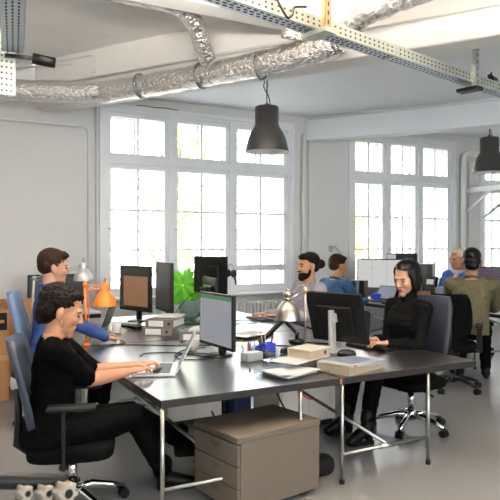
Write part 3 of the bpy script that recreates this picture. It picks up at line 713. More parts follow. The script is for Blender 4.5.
# woman in the blue shirt
F2 = person('woman with cropped brown hair in a royal blue shirt behind the orange lamp', .95, 5.36, R(0), .605, R(5), 1.12, True, 'skin_light', hands=((.52, .16, .74), (.50, -.14, .74)), head=(R(-4), R(6), 0), neck=R(14),
            feet=((.45, .12), (.45, -.12)), top='cloth_blue', sleeve=.95, collar='shirt', vox=.006)
hair(F2, 'cropped_hair', 'hair_brown', [((-.022, 0, .050), (.096, .083, .083)), ((-.05, 0, .01), (.062, .080, .066)), ((.035, 0, .088), (.060, .066, .030)), ((.0, .066, .01), (.018, .014, .04)), ((.0, -.066, .02), (.018, .014, .03))], jitter=.005)
brows(F2, 'hair_brown', .0026)
# turtleneck woman
F3 = person('woman with a black bob in a black turtleneck typing at the right table', 3.745, 4.0, R(182), .49, R(2), 1.14, True, 'skin_light', whands=((3.36, 3.84, .742), (3.42, 4.06, .742)), head=(R(6), R(15), 0), neck=R(10),
            wfeet=((3.10, 3.78), (3.12, 4.06)), top='cloth_blackknit', sleeve=.96, collar='turtle', topname='turtleneck', legs='cloth_trouser', shoes='leather', shoename='heeled_boot', heel=.05, elbow=.22)
def bobcut(p): return (p.x > .018 + .35 * max(0, p.z - .06) and p.z < .082 - .22 * p.y and abs(p.y) < .062) or p.z < -.090
hair(F3, 'bob_hair', 'hair_black', [((-.020, 0, .046), (.104, .090, .085)), ((-.030, 0, -.025), (.088, .094, .082)), ((-.005, .072, -.02), (.048, .024, .085)), ((-.005, -.072, -.02), (.048, .024, .085))], cut=bobcut, vox=.004)
brows(F3, 'hair_black', .0026)
# bearded man
F4 = person('bearded man with a dark hair bun in a lilac grey shirt', 3.96, 5.86, R(178), .52, R(1), 1.16, False, 'skin', whands=((3.60, 5.90, .745), (3.56, 6.14, .745)), head=(0, R(2), 0), neck=R(8),
            feet=((.45, .14), (.45, -.14)), top='cloth_grey', sleeve=.95, collar='shirt', vox=.006, elbow=.3)
hair(F4, 'tied_hair', 'hair_dark', [((-.026, 0, .048), (.096, .080, .080)), ((-.06, 0, .0), (.055, .074, .062)), ((-.138, 0, .012), (.042, .040, .042)), ((-.10, 0, .01), (.03, .03, .03)), ((.028, 0, .080), (.058, .066, .036))])
hair(F4, 'beard', 'hair_dark', [((.032, 0, -.074), (.062, .056, .046)), ((.064, 0, -.098), (.034, .036, .032)), ((.015, 0, -.045), (.03, .068, .045)), ((.092, 0, -.044), (.012, .028, .007))], cut=None)
brows(F4, 'hair_dark')
# man in petrol blue, seen from behind
F5 = person('man in a petrol blue shirt turned away beyond the bearded man', 4.89, 6.70, R(5), .50, R(8), 1.14, False, 'skin', hands=((.50, .20, .80), (.52, -.12, .78)), head=(R(-8), R(8), 0), neck=R(14),
            feet=((.45, .14), (.45, -.14)), top='cloth_teal', sleeve=.95, collar='shirt', vox=.007, legs='cloth_denim', elbow=.4)
hair(F5, 'short_hair', 'hair_brown', [((-.022, 0, .050), (.094, .081, .080)), ((-.055, 0, .005), (.055, .074, .062)), ((.02, 0, .086), (.068, .062, .032))], jitter=.005)
# older man
F6 = person('grey haired man in a bright blue shirt and pale scarf facing left', 6.80, 6.20, R(182), .60, R(7), 1.12, False, 'skin_tan', hands=((.42, .12, .80), (.45, -.16, .82)), head=(0, R(4), 0), neck=R(14),
            feet=((.45, .14), (.45, -.14)), top='cloth_bright', sleeve=.85, collar='shirt', vox=.007, elbow=.4)
hair(F6, 'grey_hair', 'hair_grey', [((-.024, 0, .050), (.092, .081, .078)), ((-.055, 0, .0), (.055, .076, .062)), ((.015, 0, .085), (.066, .06, .028))], jitter=.005)
brows(F6, 'hair_grey')
b = MB(); b.tube([F6.P(.515, -.012 + .075 * math.sin(t), .08 * math.cos(t)) for t in [math.pi * 2 * q / 20 for q in range(21)]], .026, 8)
b.tube(smoothpath([F6.P(.50, .07, .03), F6.P(.44, .135, .04), F6.P(.36, .15, .05), F6.P(.24, .14, .05)], 5), .030, 8); b.build('scarf', M['scarf'], F6.root)
# man in olive from behind
F7 = person('man with cropped black hair in an olive shirt seen from behind', 5.36, 4.76, R(40), .59, R(3), 1.14, False, 'skin_brown', hands=((.52, .22, .78), (.50, -.20, .78)), head=(R(4), R(6), 0), neck=R(10),
            feet=((.45, .14), (.45, -.14)), top='cloth_olive', sleeve=.80, collar='shirt', vox=.006, elbow=.4)
hair(F7, 'cropped_hair', 'hair_black', [((-.022, 0, .050), (.091, .079, .076)), ((-.052, 0, .005), (.056, .073, .060)), ((-.06, 0, -.035), (.043, .062, .045))])

# ------------------------------------------------------------------ things on the desks
def rbox(name, c, d, m, label, cat, rz=0, bev=.004, group=None):
    o = MB().box((0, 0, d[2] / 2), d, bev=bev).build(name, M[m], None, c, (0, 0, rz)); return tag(o, label, cat, group)
def monitor(label, x, y, rz, wd, ht, zc, scr, case='bezel', tilt=0, stand='round', standm='black', z=TD, back=False, toolbar=None):
    """screen faces local +x"""
    r = thing('monitor', label, 'monitor', (x, y, z), rz)
    rot = Matrix.Rotation(-tilt, 4, 'Y'); zc -= z
    def place(b): 
        for v in b.bm.verts: v.co = (rot @ v.co) + Vector((0, 0, zc))
        return b
    place(MB().box((-.012, 0, 0), (.03, wd, ht), bev=.004)).build('housing', M[case], r)
    q = place(MB().box((.004, 0, .004), (.002, wd - .036, ht - .04))).build('screen', M[scr], r)
    if toolbar: place(MB().box((.0056, 0, ht / 2 - .032), (.0012, wd - .04, .03))).build('title_bar', M[toolbar], q)
    if scr == 'scr_dark' and toolbar is None and back is False and case == 'bezel' and stand == 'reflect':
        place(MB().box((.0056, .02, -.03), (.0012, wd * .78, ht * .66))).build('window_on_screen', M['scr_brown'], q)  # glowing brown panel stands in for a reflection on the dark screen
    place(MB().box((-.04, 0, -.02), (.035, wd * .62, ht * .6), bev=.012)).build('rear_cover', M[case], r)
    if stand == 'column':
        b = MB(); b.bar((-.075, 0, .01), (-.085, 0, zc + .06), .075, .03, up=(0, 1, 0), bev=.006); b.box((-.06, 0, zc), (.05, .07, .07)); b.build('stand_column', M[standm], r)
        MB().box((-.05, 0, .008), (.2, .26, .014), bev=.006).build('stand_base', M[standm], r)
    else:
        b = MB(); b.bar((-.06, 0, .01), (-.06, 0, zc), .06, .03, up=(0, 1, 0), bev=.004); b.build('stand_column', M[standm], r)
        b = MB(); b.lathe([(.105, 0), (.105, .008), (.09, .016), (.03, .024)]); b.build('stand_base', M[standm], r, (-.03, 0, 0))
    return r
monitor('dark monitor showing a brown window, beyond the orange lamp', 2.14, 6.60, R(197), .58, .50, 1.06, 'scr_dark', stand='reflect')
monitor('dark blank monitor just right of the one with a brown window', 2.40, 6.40, R(176), .60, .54, 1.08, 'scr_dark')
monitor('monitor seen from behind beside the green leafy plant', 2.98, 6.40, R(16), .56, .42, 1.20, 'scr_grey', back=True)
monitor('monitor seen from behind, lower one next to the spreadsheet monitor', 2.84, 6.10, R(-8), .50, .34, 1.02, 'scr_grey', stand='column', back=True)
monitor('monitor showing a spreadsheet with a green title bar', 2.02, 4.26, R(182), .55, .41, .965, 'scr_sheet', toolbar='scr_green')
monitor('silver edged monitor seen from behind in front of the turtleneck woman', 2.98, 4.00, R(21), .52, .42, .965, 'scr_grey', tilt=R(18), stand='column', standm='silver', back=True)
monitor('bright monitor showing a document on the table by the middle window', 6.20, 7.27, R(224), .68, .46, 1.10, 'scr_white', z=.73, stand='column', standm='charcoal')
monitor('pale framed monitor right of the bright document monitor', 6.42, 6.66, R(190), .50, .42, 1.07, 'scr_dark', case='silver', z=.73, standm='silver')
monitor('grey screened monitor in front of the man in olive', 6.62, 5.38, R(218), .62, .40, 1.06, 'scr_code', z=.72)

def laptop(label, x, y, rz, m, scr, ang=R(18), z=TD, s=1.0):
    """screen faces local -x side user: user sits at -x, hinge at +x"""
    r = thing('laptop', label, 'laptop', (x, y, z), rz)
    MB().box((0, 0, .010), (.235 * s, .335 * s, .016), bev=.004).build('base', M[m], r)
    MB().box((.035 * s, 0, .0185), (.10 * s, .28 * s, .002)).build('keyboard', M['black'], r)
    MB().box((-.07 * s, 0, .0185), (.065 * s, .10 * s, .002)).build('touchpad', M['silver'], r)
    rot = Matrix.Translation((.118 * s, 0, .018)) @ Matrix.Rotation(ang, 4, 'Y')
    for nm, c, d, mm in (('lid', (.003, 0, .115 * s), (.008, .335 * s, .225 * s), m), ('screen', (-.0020, 0, .118 * s), (.002, .31 * s, .195 * s), scr)):
        b = MB().box(c, d, bev=.002 if nm == 'lid' else 0)
        for v in b.bm.verts: v.co = rot @ v.co
        b.build(nm, M[mm], r)
    return r
laptop('open silver laptop at the front left table corner', 1.43, 3.95, R(-25), 'alu', 'scr_grey', R(26), s=1.2)
laptop('black laptop showing dark code, tilted beside the orange lamp', 1.60, 6.32, R(-28), 'black', 'scr_code', R(20), s=1.12)
laptop('open laptop on the table by the middle window, left', 5.84, 6.86, R(10), 'charcoal', 'scr_grey', R(30), z=.73)
laptop('open laptop with a lit lid in front of the bright monitor', 6.12, 6.62, R(25), 'bluegrey', 'scr_grey', R(28), z=.73)

def keyboard(label, x, y, rz, m='black', ln=.44, z=TD, keys='charcoal', rows=5):
    r = thing('keyboard', label, 'keyboard', (x, y, z), rz)
    MB().box((0, 0, .011), (.14, ln, .018), bev=.004).build('body', M[m], r)
    b = MB()
    for i in range(rows):
        for k in range(int(ln / .021)):
            b.box((-.052 + i * .026, -ln / 2 + .016 + k * .021, .022), (.019, .016, .006))
    q = b.build('keys', M[keys], r); q['kind'] = 'stuff'
keyboard('flat black keyboard under the hands of the turtleneck woman', 3.30, 3.98, R(8))
keyboard('dark keyboard under the hands of the bearded man', 3.44, 6.10, R(-3))
keyboard('keyboard with blue grey keys beside the black laptop', 1.60, 5.98, R(-20), 'silver', .34, keys='bluegrey')

def mouse(label, x, y, rz, m='black', z=TD, s=1.0):
    r = thing('mouse', label, 'mouse', (x, y, z), rz)
    b = MB(); b.loft([[(.058 * s * g * math.cos(t), .034 * s * g * math.sin(t) * (1 - .12 * math.cos(t)), h * s) for t in [2 * math.pi * k / 20 for k in range(20)]] for g, h in ((.95, 0), (1, .008), (.97, .02), (.80, .031), (.5, .037), (.1, .039))]); b.build('shell', M[m], r)
    MB().cyl((.03 * s, -.004, .031 * s), (.03 * s, .004, .031 * s), .008 * s).build('wheel', M['charcoal'], r)
mouse('large black mouse at the foot of the silver edged monitor', 2.90, 3.78, R(150), s=1.3)
mouse('small black mouse beside the black laptop', 1.48, 5.74, R(0))

def mug(label, x, y, s=1.0, rz=0, m='white', handle=True, z=TD):
    r = thing('mug', label, 'mug', (x, y, z), rz)
    MB().lathe([(.030 * s, 0), (.040 * s, .004), (.042 * s, .095 * s), (.0385 * s, .095 * s), (.036 * s, .012), (.001, .010)], close=False).build('cup', M[m], r)
    if handle: MB().tube([(-.040 * s - .028 * s * math.sin(t), 0, .05 * s + .03 * s * math.cos(t)) for t in [math.pi * k / 10 for k in range(11)]], .006 * s, 8).build('handle', M[m], r)
mug('white mug standing alone on the left table', 1.71, 5.84, 1.05)
def bowl(label, x, y, m):
    r = MB().lathe([(.022, 0), (.035, .005), (.050, .04), (.054, .075), (.050, .075), (.046, .04), (.03, .012), (.001, .01)], close=False).build('bowl', M[m], None, (x, y, TD)); tag(r, label, 'bowl')
bowl('rounded cream cup behind the silver laptop lid', 1.96, 4.56, 'cream')

# lever arch files
def binder(label, c, rz, d=(.285, .32, .075), z=TD):
    """lying flat; spine faces local -y, open end +y"""
    r = thing('lever_arch_file', label, 'file', (*c, z), rz, 'mottled lever arch files lying on the left table')
    w, l, h = d
    b = MB(); b.span((-w / 2, -l / 2, 0), (w / 2, l / 2, .004)); b.span((-w / 2, -l / 2, h - .004), (w / 2, l / 2, h)); b.span((-w / 2, -l / 2, .001), (w / 2, -l / 2 + .004, h - .001)); b.build('cover', M['binder'], r)
    MB().span((-w / 2 + .02, -l / 2 + .01, .006), (w / 2 - .015, l / 2 - .015, h - .012)).build('pages', M['paper'], r)
    MB().box((-.035, -l / 2 - .001, h / 2), (.15, .002, h * .72)).build('spine_label', M['white'], r)
    MB().cyl((.095, -l / 2 - .0015, h / 2), (.095, -l / 2 + .001, h / 2), .013, n=16).build('finger_ring', M['black'], r)
binder('mottled lever arch file lying nearest the silver laptop lid', (2.26, 5.12), R(-34))
binder('mottled lever arch file at the bottom of the rear pair', (2.08, 5.60), R(-36))
binder('mottled lever arch file lying on top of the rear file', (2.12, 5.58), R(-44), z=TD + .075)
for k, (x, y, rz, z) in enumerate(((2.32, 5.16, -.5, .767), (2.20, 5.64, -.6, .843))):
    b = MB()
    for i in range(6): b.box((rnd.uniform(-.01, .01), rnd.uniform(-.01, .01), .001 + i * .002), (.21, .30, .0016), rot=(0, 0, rnd.uniform(-.12, .12)))
    tag(b.build('papers', M['paper'], None, (x, y, z), (0, 0, rz)), ('loose white papers on the front lever arch file', 'loose white papers on the top rear lever arch file')[k], 'papers', None, 'stuff')
rbox('notebook', (1.95, 6.28, TD), (.15, .22, .018), 'charcoal', 'dark notebook below the monitor with the brown window', 'notebook', .4)
rbox('tape_case', (1.98, 6.05, TD), (.12, .18, .03), 'bezel', 'small dark case in front of the brown window monitor', 'case', .2)

# desk lamps
def shade_prof(s): return [(.095 * s, 0), (.092 * s, .012 * s), (.082 * s, .05 * s), (.062 * s, .085 * s), (.040 * s, .108 * s), (.034 * s, .118 * s), (.033 * s, .165 * s), (.024 * s, .178 * s), (.002, .18 * s)]
def lamp(label, base, elbow, tip, m, s, armm, basem, clamp=True, mast=None):
    r = thing('desk_lamp', label, 'lamp', base); B = Vector(base); L = lambda p: Vector(p) - B
    e = L(elbow); t = L(tip)
    if clamp:
        b = MB(); b.box((0, 0, .012), (.06, .05, .024), bev=.004); b.cyl((0, 0, .02), (0, 0, .06), .012); b.build('base', M[basem], r)
    else: MB().lathe([(.10, 0), (.10, .012), (.08, .024), (.02, .032)]).build('base', M[basem], r)
    off = Vector((.012, 0, 0)) if abs((t - e).x) < .05 else Vector((0, .012, 0))
    b = MB(); b.cyl((0, 0, .03), e, .011, n=10)
    if mast: b.cyl(Vector((.025, .0, .03)), e + Vector((.025, 0, -.03)), .005, n=8)
    b.build('lower_arm', M[armm], r)
    b = MB(); b.cyl(e + off, t + off + Vector((0, 0, .15 * s)), .006, n=8); b.cyl(e - off + Vector((0, 0, -.025)), t - off + Vector((0, 0, .12 * s)), .006, n=8); b.ell(e, (.022, .022, .022), seg=12, ringc=8); b.build('upper_arm', M[armm], r)
    h = MB().lathe(shade_prof(s), t, 28, close=False).build('lamp_shade', M[m], r)
    MB().lathe([(a * .96, z - .002) for a, z in shade_prof(s)[:5]], t, 28, close=False).build('shade_lining', M['shade_in'], h)
    MB().ell(t + Vector((0, 0, .05 * s)), (.03 * s, .03 * s, .04 * s)).build('bulb', M['shade_in'], h)
    k = MB(); k.cyl(t + Vector((-.04, 0, .135 * s)), t + Vector((.04, 0, .135 * s)), .018, n=12); k.build('joint', M['nickel'], r)
    MB().tube([t + Vector((.0, 0, .175 * s)), t + Vector((.0, .02, .21 * s)), t + Vector((0, -.015, .215 * s)), t + Vector((0, 0, .178 * s))], .005, 8).build('shade_knob', M[armm], h)
lamp('orange enamel desk lamp on the left table', (1.28, 5.25, TD), (1.27, 5.27, 1.20), (1.43, 5.22, 1.02), 'orange', 1.10, 'orange', 'orange', mast=True)
lamp('light grey desk lamp with jointed arm beyond the orange one', (.95, 6.05, TD), (.98, 6.02, 1.23), (1.42, 5.95, 1.20), 'greylamp', 1.0, 'silver', 'black')
# brushed nickel lamp on a thin stem, shade towards the window
r = thing('desk_lamp', 'brushed nickel bell lamp on a thin brass footed stem', 'lamp', (2.73, 4.09, TD))
MB().lathe([(.03, 0), (.03, .015), (.014, .03)]).build('base', M['brass'], r); MB().ell((0, 0, .49), (.022, .022, .028)).build('finial', M['brass'], r)
MB().cyl((0, 0, .02), (0, 0, .50), .009, n=12).build('stem', M['nickel'], r)
MB().cyl((.0, 0, .49), (-.155, -.01, .425), .009, n=10).build('upper_arm', M['nickel'], r)
h = MB().lathe([(.098, 0), (.096, .02), (.090, .06), (.074, .105), (.046, .140), (.028, .152), (.012, .158)], (-.17, -.01, .265), 32, close=False).build('lamp_shade', M['nickel'], r)
MB().lathe([(.093, .001), (.084, .06), (.066, .105), (.03, .145)], (-.17, -.01, .265), 28, close=False).build('shade_lining', M['shade_in'], h)
b = MB(); b.cyl((-.17, -.01, .42), (-.17, -.01, .44), .035, .028); b.ell((-.17, -.01, .465), (.036, .036, .03)); b.cyl((-.17, -.01, .49), (-.17, -.01, .505), .018); b.build('cap', M['nickel'], h)
# black jointed lamp arm lying low
r = thing('desk_lamp', 'black jointed lamp arm folded low behind the nickel lamp', 'lamp', (2.93, 4.52, TD))
b = MB(); b.lathe([(.075, 0), (.075, .02), (.03, .035)]); b.cyl((0, 0, .03), (0, 0, .09), .018); b.build('base', M['black'], r)
MB().bar((0, 0, .08), (-.08, .10, .19), .03, .022).build('lower_arm', M['charcoal'], r)
MB().bar((-.08, .10, .19), (-.36, .02, .02), .035, .028).build('upper_arm', M['charcoal'], r)
MB().bar((-.06, .10, .19), (.30, .0, .06), .03, .02).build('cross_arm', M['charcoal'], r)
# black lamp arm by the plant
r = thing('desk_lamp', 'thin black jointed lamp leaning over the green plant', 'lamp', (3.0, 6.82, TD))
MB().lathe([(.07, 0), (.07, .02), (.02, .03)]).build('base', M['black'], r)
b = MB(); b.cyl((0, 0, .02), (-.17, .02, .40), .011, n=8); b.cyl((.02, 0, .02), (-.14, .02, .40), .007, n=8); b.build('lower_arm', M['black'], r)
b = MB(); b.cyl((-.17, .02, .40), (.10, .0, .47), .009, n=8); b.cyl((-.17, .02, .37), (.10, .0, .44), .007, n=8); b.build('upper_arm', M['black'], r)
MB().lathe([(.07, 0), (.05, .06), (.025, .09), (.002, .11)], (.14, 0, .40), close=False).build('lamp_shade', M['black'], r)
# headset hanging off the monitor
r = thing('headset', 'black headset hanging from the top corner of the rear monitor', 'headset', (3.13, 6.20, 1.20))
MB().tube([(0, -.07 * math.cos(t), .05 + .075 * math.sin(t)) for t in [math.pi * k / 14 for k in range(15)]], .008, 8).build('headband', M['silver'], r)
for s in (-1, 1): MB().ell((0, s * .07, .02), (.04, .022, .045)).build('ear_cup', M['black'], r)
MB().tube(smoothpath([(0, -.07, 0), (.02, -.08, -.06), (.03, -.07, -.10)], 5), .012, 8).build('microphone_boom', M['black'], r)

# plant
r = thing('potted_plant', 'plant with one big bright green lobed leaf in a checked basket', 'plant', (2.86, 6.76, TD))
b = MB(); b.lathe([(.10, 0), (.115, .02), (.125, .2), (.118, .2), (.11, .03), (.001, .02)], close=False); b.build('basket', M['basket'], r)
b = MB(); b.lathe([(.112, .17), (.05, .18), (.001, .18)], close=False); b.build('soil', M['bark'], r)
def lobed(c, nrm, up, size, name, n=7):
    nrm = Vector(nrm).normalized(); u = Vector(up); u = (u - nrm * u.dot(nrm)).normalized(); v = nrm.cross(u); b = MB(); c = Vector(c)
    out = []
    for k in range(72):
        t = 2 * math.pi * k / 72; q = .68 + .24 * abs(math.cos(t * n / 2)) + .05 * math.cos(t * n * 3); q *= 1 - .55 * math.exp(-((t - math.pi) / .22) ** 2)
        out.append((t, q * size))
    rings = []
    for g in (.02, .35, .7, 1):
        rings.append([c + (u * math.cos(t) + v * math.sin(t) * .95) * q * g + nrm * (.035 * size / .16 * (abs(math.cos(t * n / 2)) - .5) * g - .25 * size * g * g) for t, q in out])
    top = [b.bm.verts.new(p) for p in []]
    b.loft(rings, close=False); b.loft([[p - nrm * .003 for p in rr] for rr in rings], close=False)
    return b.build(name, M['leaf'], r)
for c, nn, uu, sz in (((-.09, -.02, .38), (-.45, -.8, .35), (.2, -.2, 1), .20), ((-.10, .02, .27), (-.6, -.6, .5), (-.6, 0, -.4), .13), ((.09, .03, .33), (-.2, -.85, .5), (.6, 0, .5), .13)):
    lf = lobed(c, nn, uu, sz * 1.25, 'leaf')
    MB().tube(smoothpath([(0, 0, .17), (c[0] * .3, c[1] * .3 + .01, .22), Vector(c) + Vector((0, .01, -.01))], 5), .005, 6).build('leaf_stalk', M['stem'], r)

# pens, boxes, papers on the right half of the left table
def pot(label, name, c, m, w, h, items, round_=False):
    r = thing(name, label, 'pen holder', (*c, TD))
    if round_: MB().lathe([(w, 0), (w, h), (w * .93, h), (w * .93, .006), (.001, .005)], close=False).build('cup', M[m], r)
    else:
        b = MB(); t = .004; b.span((-w, -w, 0), (w, w, t)); b.span((-w, -w, t), (-w + t, w, h)); b.span((w - t, -w, t), (w, w, h)); b.span((-w + t, -w, t), (w - t, -w + t, h)); b.span((-w + t, w - t, t), (w - t, w, h)); b.build('cup', M[m], r)
    return r
def pens(parent_c, lst, w):
    for (nm, m, dx, dy, hh, tx, ty, lab) in lst:
        o = MB(); o.cyl((0, 0, 0), (tx, ty, hh), .0042, n=8); o.cyl((tx, ty, hh), (tx * 1.06, ty * 1.06, hh * 1.06), .0042, .001, n=8)
        o = o.build(nm, M[m], None, (parent_c[0] + dx, parent_c[1] + dy, TD + .008)); tag(o, lab, 'pen' if nm != 'pencil' else 'pencil')
pot('bright blue square pen box on the left table', 'pen_box', (2.42, 4.16), 'blue_plastic', .048, .085, 0)
pens((2.42, 4.16), [('pencil', 'pencil', -.02, .01, .15, -.02, .02, 'tall wooden pencil leaning left in the blue pen box'), ('pencil', 'pencil', .0, .02, .14, .0, .015, 'wooden pencil standing upright in the blue pen box'), ('pen', 'black', .01, -.01, .135, .02, -.02, 'black pen in the blue pen box'), ('pen', 'red', .015, .0, .12, .04, .0, 'red pen leaning right in the blue pen box'), ('pen', 'silver', -.01, -.015, .13, -.025, -.01, 'silver pen in the blue pen box')], .04)
pot('clear jar of marker pens right of the spreadsheet monitor', 'marker_jar', (2.20, 4.10), 'plastic_clear', .04, .09, 0, True)
pot('second clear jar of marker pens nearer the blue box', 'marker_jar', (2.27, 4.14), 'plastic_clear', .038, .085, 0, True)
pens((2.20, 4.10), [('marker_pen', 'yellow', -.012, .012, .12, -.01, .01, 'yellow marker pen in the left clear jar'), ('marker_pen', 'black', .01, .0, .10, .008, 0, 'black marker pen in the left clear jar'), ('marker_pen', 'red', .0, -.016, .09, .0, -.008, 'red marker pen in the left clear jar')], .03)
pens((2.27, 4.14), [('marker_pen', 'green', -.008, .01, .098, -.01, .004, 'green marker pen in the right clear jar'), ('marker_pen', 'bluegrey', .01, -.008, .095, .012, 0, 'blue grey marker pen in the right clear jar'), ('marker_pen', 'charcoal', .0, .012, .088, .0, .01, 'charcoal marker pen in the right clear jar')], .03)
rbox('sticky_note_block', (2.37, 4.28, TD), (.085, .085, .05), 'blue_plastic', 'low bright blue note block behind the pen box', 'box', .2)
rbox('sticky_notes', (2.42, 4.26, TD), (.05, .05, .06), 'yellow', 'small yellow note pad beside the blue note block', 'note pad', .1)
r = thing('card_box', 'clear plastic box of white cards in front of the marker jars', 'box', (2.19, 3.96, TD), R(12))
b = MB(); b.span((-.10, -.05, 0), (.10, .05, .004)); b.span((-.10, -.05, .004), (.10, -.047, .07)); b.span((-.10, .047, .004), (.10, .05, .07)); b.span((-.10, -.047, .004), (-.097, .047, .07)); b.span((.097, -.047, .004), (.10, .047, .07)); b.build('case', M['plastic_clear'], r)
MB().box((-.02, 0, .035), (.14, .085, .06)).build('cards', M['paper'], r)
r = thing('card_box', 'clear empty box right of the box of white cards', 'box', (2.34, 4.01, TD), R(10))
b = MB(); b.span((-.06, -.05, 0), (.06, .05, .004)); b.span((-.06, -.05, .004), (.06, -.047, .07)); b.span((-.06, .047, .004), (.06, .05, .07)); b.span((-.06, -.047, .004), (-.057, .047, .07)); b.span((.057, -.047, .004), (.06, .047, .07)); b.build('case', M['plastic_clear'], r)
MB().box((0, 0, .02), (.09, .07, .025)).build('tray_insert', M['bluegrey'], r)
# clear letter tray with papers, book on it
r = thing('letter_tray', 'clear plastic letter tray with papers at the front table edge', 'tray', (2.17, 3.42, TD), R(14))
b = MB(); b.span((-.20, -.15, .005), (.22, .15, .009)); b.span((-.20, -.15, .009), (-.197, .15, .045)); b.span((.217, -.15, .009), (.22, .15, .06)); b.span((-.197, .147, .009), (.217, .15, .06)); b.span((-.197, -.15, .009), (.217, -.147, .02)); b.build('tray', M['plastic_clear'], r)
for k, (dx, dy, a, m, h) in enumerate(((0, .0, .05, 'paper', .010), (-.02, .01, -.08, 'bluegrey', .016), (.03, -.01, .12, 'paper', .022), (-.03, .0, -.15, 'paper', .028))):
    MB().box((dx, dy, h), (.29, .205, .004), rot=(0, 0, a)).build('sheet', M[m], r)
r = thing('letter_tray', 'upper clear plastic tray carrying the yellowed book', 'tray', (2.30, 3.58, TD + .005), R(14))
b = MB(); b.span((-.18, -.14, .052), (.18, .14, .056)); b.span((.177, -.14, .002), (.18, .14, .052)); b.span((-.18, -.14, .002), (-.177, .14, .052)); b.span((-.177, .137, .002), (.177, .14, .052)); b.build('tray', M['plastic_clear'], r)
MB().box((-.06, -.02, .059), (.2, .22, .006), rot=(0, 0, .2)).build('sheet', M['paper'], r)
r = thing('book', 'thick yellowed book lying on the clear tray', 'book', (2.42, 3.58, TD + .068), R(20))
MB().box((0, 0, .034), (.22, .19, .056)).build('pages', M['paper_old'], r)
b = MB(); b.box((.0, 0, .003), (.23, .20, .006)); b.box((.0, 0, .065), (.23, .20, .006)); b.box((0, .098, .034), (.23, .004, .06)); b.build('cover', M['cream'], r)
MB().box((.06, -.096, .036), (.02, .004, .022)).build('mark', M['charcoal'], r)
# bulging paper stack on the right table corner
r = thing('folder_stack', 'bulging stack of open folders and papers at the front of the right table', 'papers', (2.62, 3.36, TD), R(18))
MB().loft([[(-.20, -.12, 0), (.24, -.12, 0), (.24, .14, 0), (-.20, .14, 0)], [(-.205, -.12, .06), (.22, -.12, .012), (.22, .14, .012), (-.205, .14, .06)]], smooth=False).build('pages', M['paper_old'], r)
for k in range(6):
    MB().box((.0 + k * .006, 0, .041 + k * .004), (.43, .27, .0025), rot=(rnd.uniform(-.01, .01), R(6.5) - k * .006, rnd.uniform(-.10, .10))).build('sheet', M[('paper', 'paper_old', 'paper', 'cream', 'paper', 'bluegrey')[k]], r)
MB().box((-.17, -.13, .066), (.03, .03, .012)).build('clip', M['red'], r)
tag(MB().cyl((0, 0, .006), (.05, .09, .006), .006, n=10).build('pen', M['wood'], None, (1.96, 3.60, TD)), 'short reddish pen lying alone near the front table edge', 'pen')
r = thing('stapler', 'black stapler lying beside the blue pen box', 'stapler', (2.60, 4.14, TD), .2)
MB().box((0, 0, .008), (.15, .04, .016), bev=.004).build('base', M['black'], r); MB().bar((-.07, 0, .02), (.075, 0, .04), .035, .022, bev=.004).build('arm', M['charcoal'], r)
r = thing('closed_laptop', 'closed grey laptop with papers behind the marker jars', 'laptop', (2.72, 5.02, TD), R(20))
MB().box((0, 0, .012), (.40, .28, .022), bev=.005).build('base', M['charcoal'], r); MB().box((0, 0, .028), (.40, .28, .008), bev=.003).build('lid', M['alu'], r)
MB().box((.02, -.01, .034), (.3, .2, .003), rot=(0, 0, .2)).build('sheet', M['paper'], r)

# cables on the desks
def cable(label, pts, r=.0045, m='black', z=TD):
    tag(MB().tube(smoothpath([(x, y, z + .006 + (q[0] if q else 0)) for x, y, *q in pts], 7), r, 7).build('cable', M[m]), label, 'cable')
cable('black cable looping on the table behind the silver laptop', [(1.62, 4.12), (1.78, 4.40), (1.98, 4.38), (2.0, 4.2), (1.82, 4.16), (1.72, 4.34), (1.9, 4.6), (2.1, 4.62)])
cable('black cable from the spreadsheet monitor to the left', [(2.10, 4.16), (1.95, 4.22), (1.80, 4.5), (1.6, 4.6), (1.5, 4.5)])
cable('black cable running across the table behind the mug', [(1.3, 5.2), (1.6, 5.05), (1.9, 4.85), (2.2, 4.7)])
cable('white cable crossing the left table near the brown window monitor', [(1.5, 6.6), (1.8, 6.7), (2.1, 6.5), (2.3, 6.6)], .004, 'cream')
cable('tangle of black cables at the base of the blank monitor', [(2.3, 6.3), (2.6, 6.4), (2.7, 6.2), (2.5, 6.1), (2.7, 6.0), (2.9, 6.2), (2.7, 6.35)])
cable('black cable rising behind the blank monitor toward the plant', [(2.5, 6.45), (2.65, 6.6, .1), (2.8, 6.6, .25), (2.95, 6.6, .3)])
cable('black cable looped beside the bearded man keyboard', [(3.0, 6.0), (3.2, 6.1), (3.3, 5.9), (3.15, 5.8), (3.0, 5.9)])
cable('tangle of black cables behind the silver edged monitor', [(2.7, 4.3), (2.85, 4.4), (3.0, 4.25), (2.8, 4.2), (2.95, 4.1), (3.1, 4.3), (2.9, 4.5)], .006)
cable('grey cable under the nickel lamp', [(2.5, 4.5), (2.7, 4.4), (2.8, 4.2), (2.6, 4.1), (2.45, 4.02)], .005, 'charcoal')

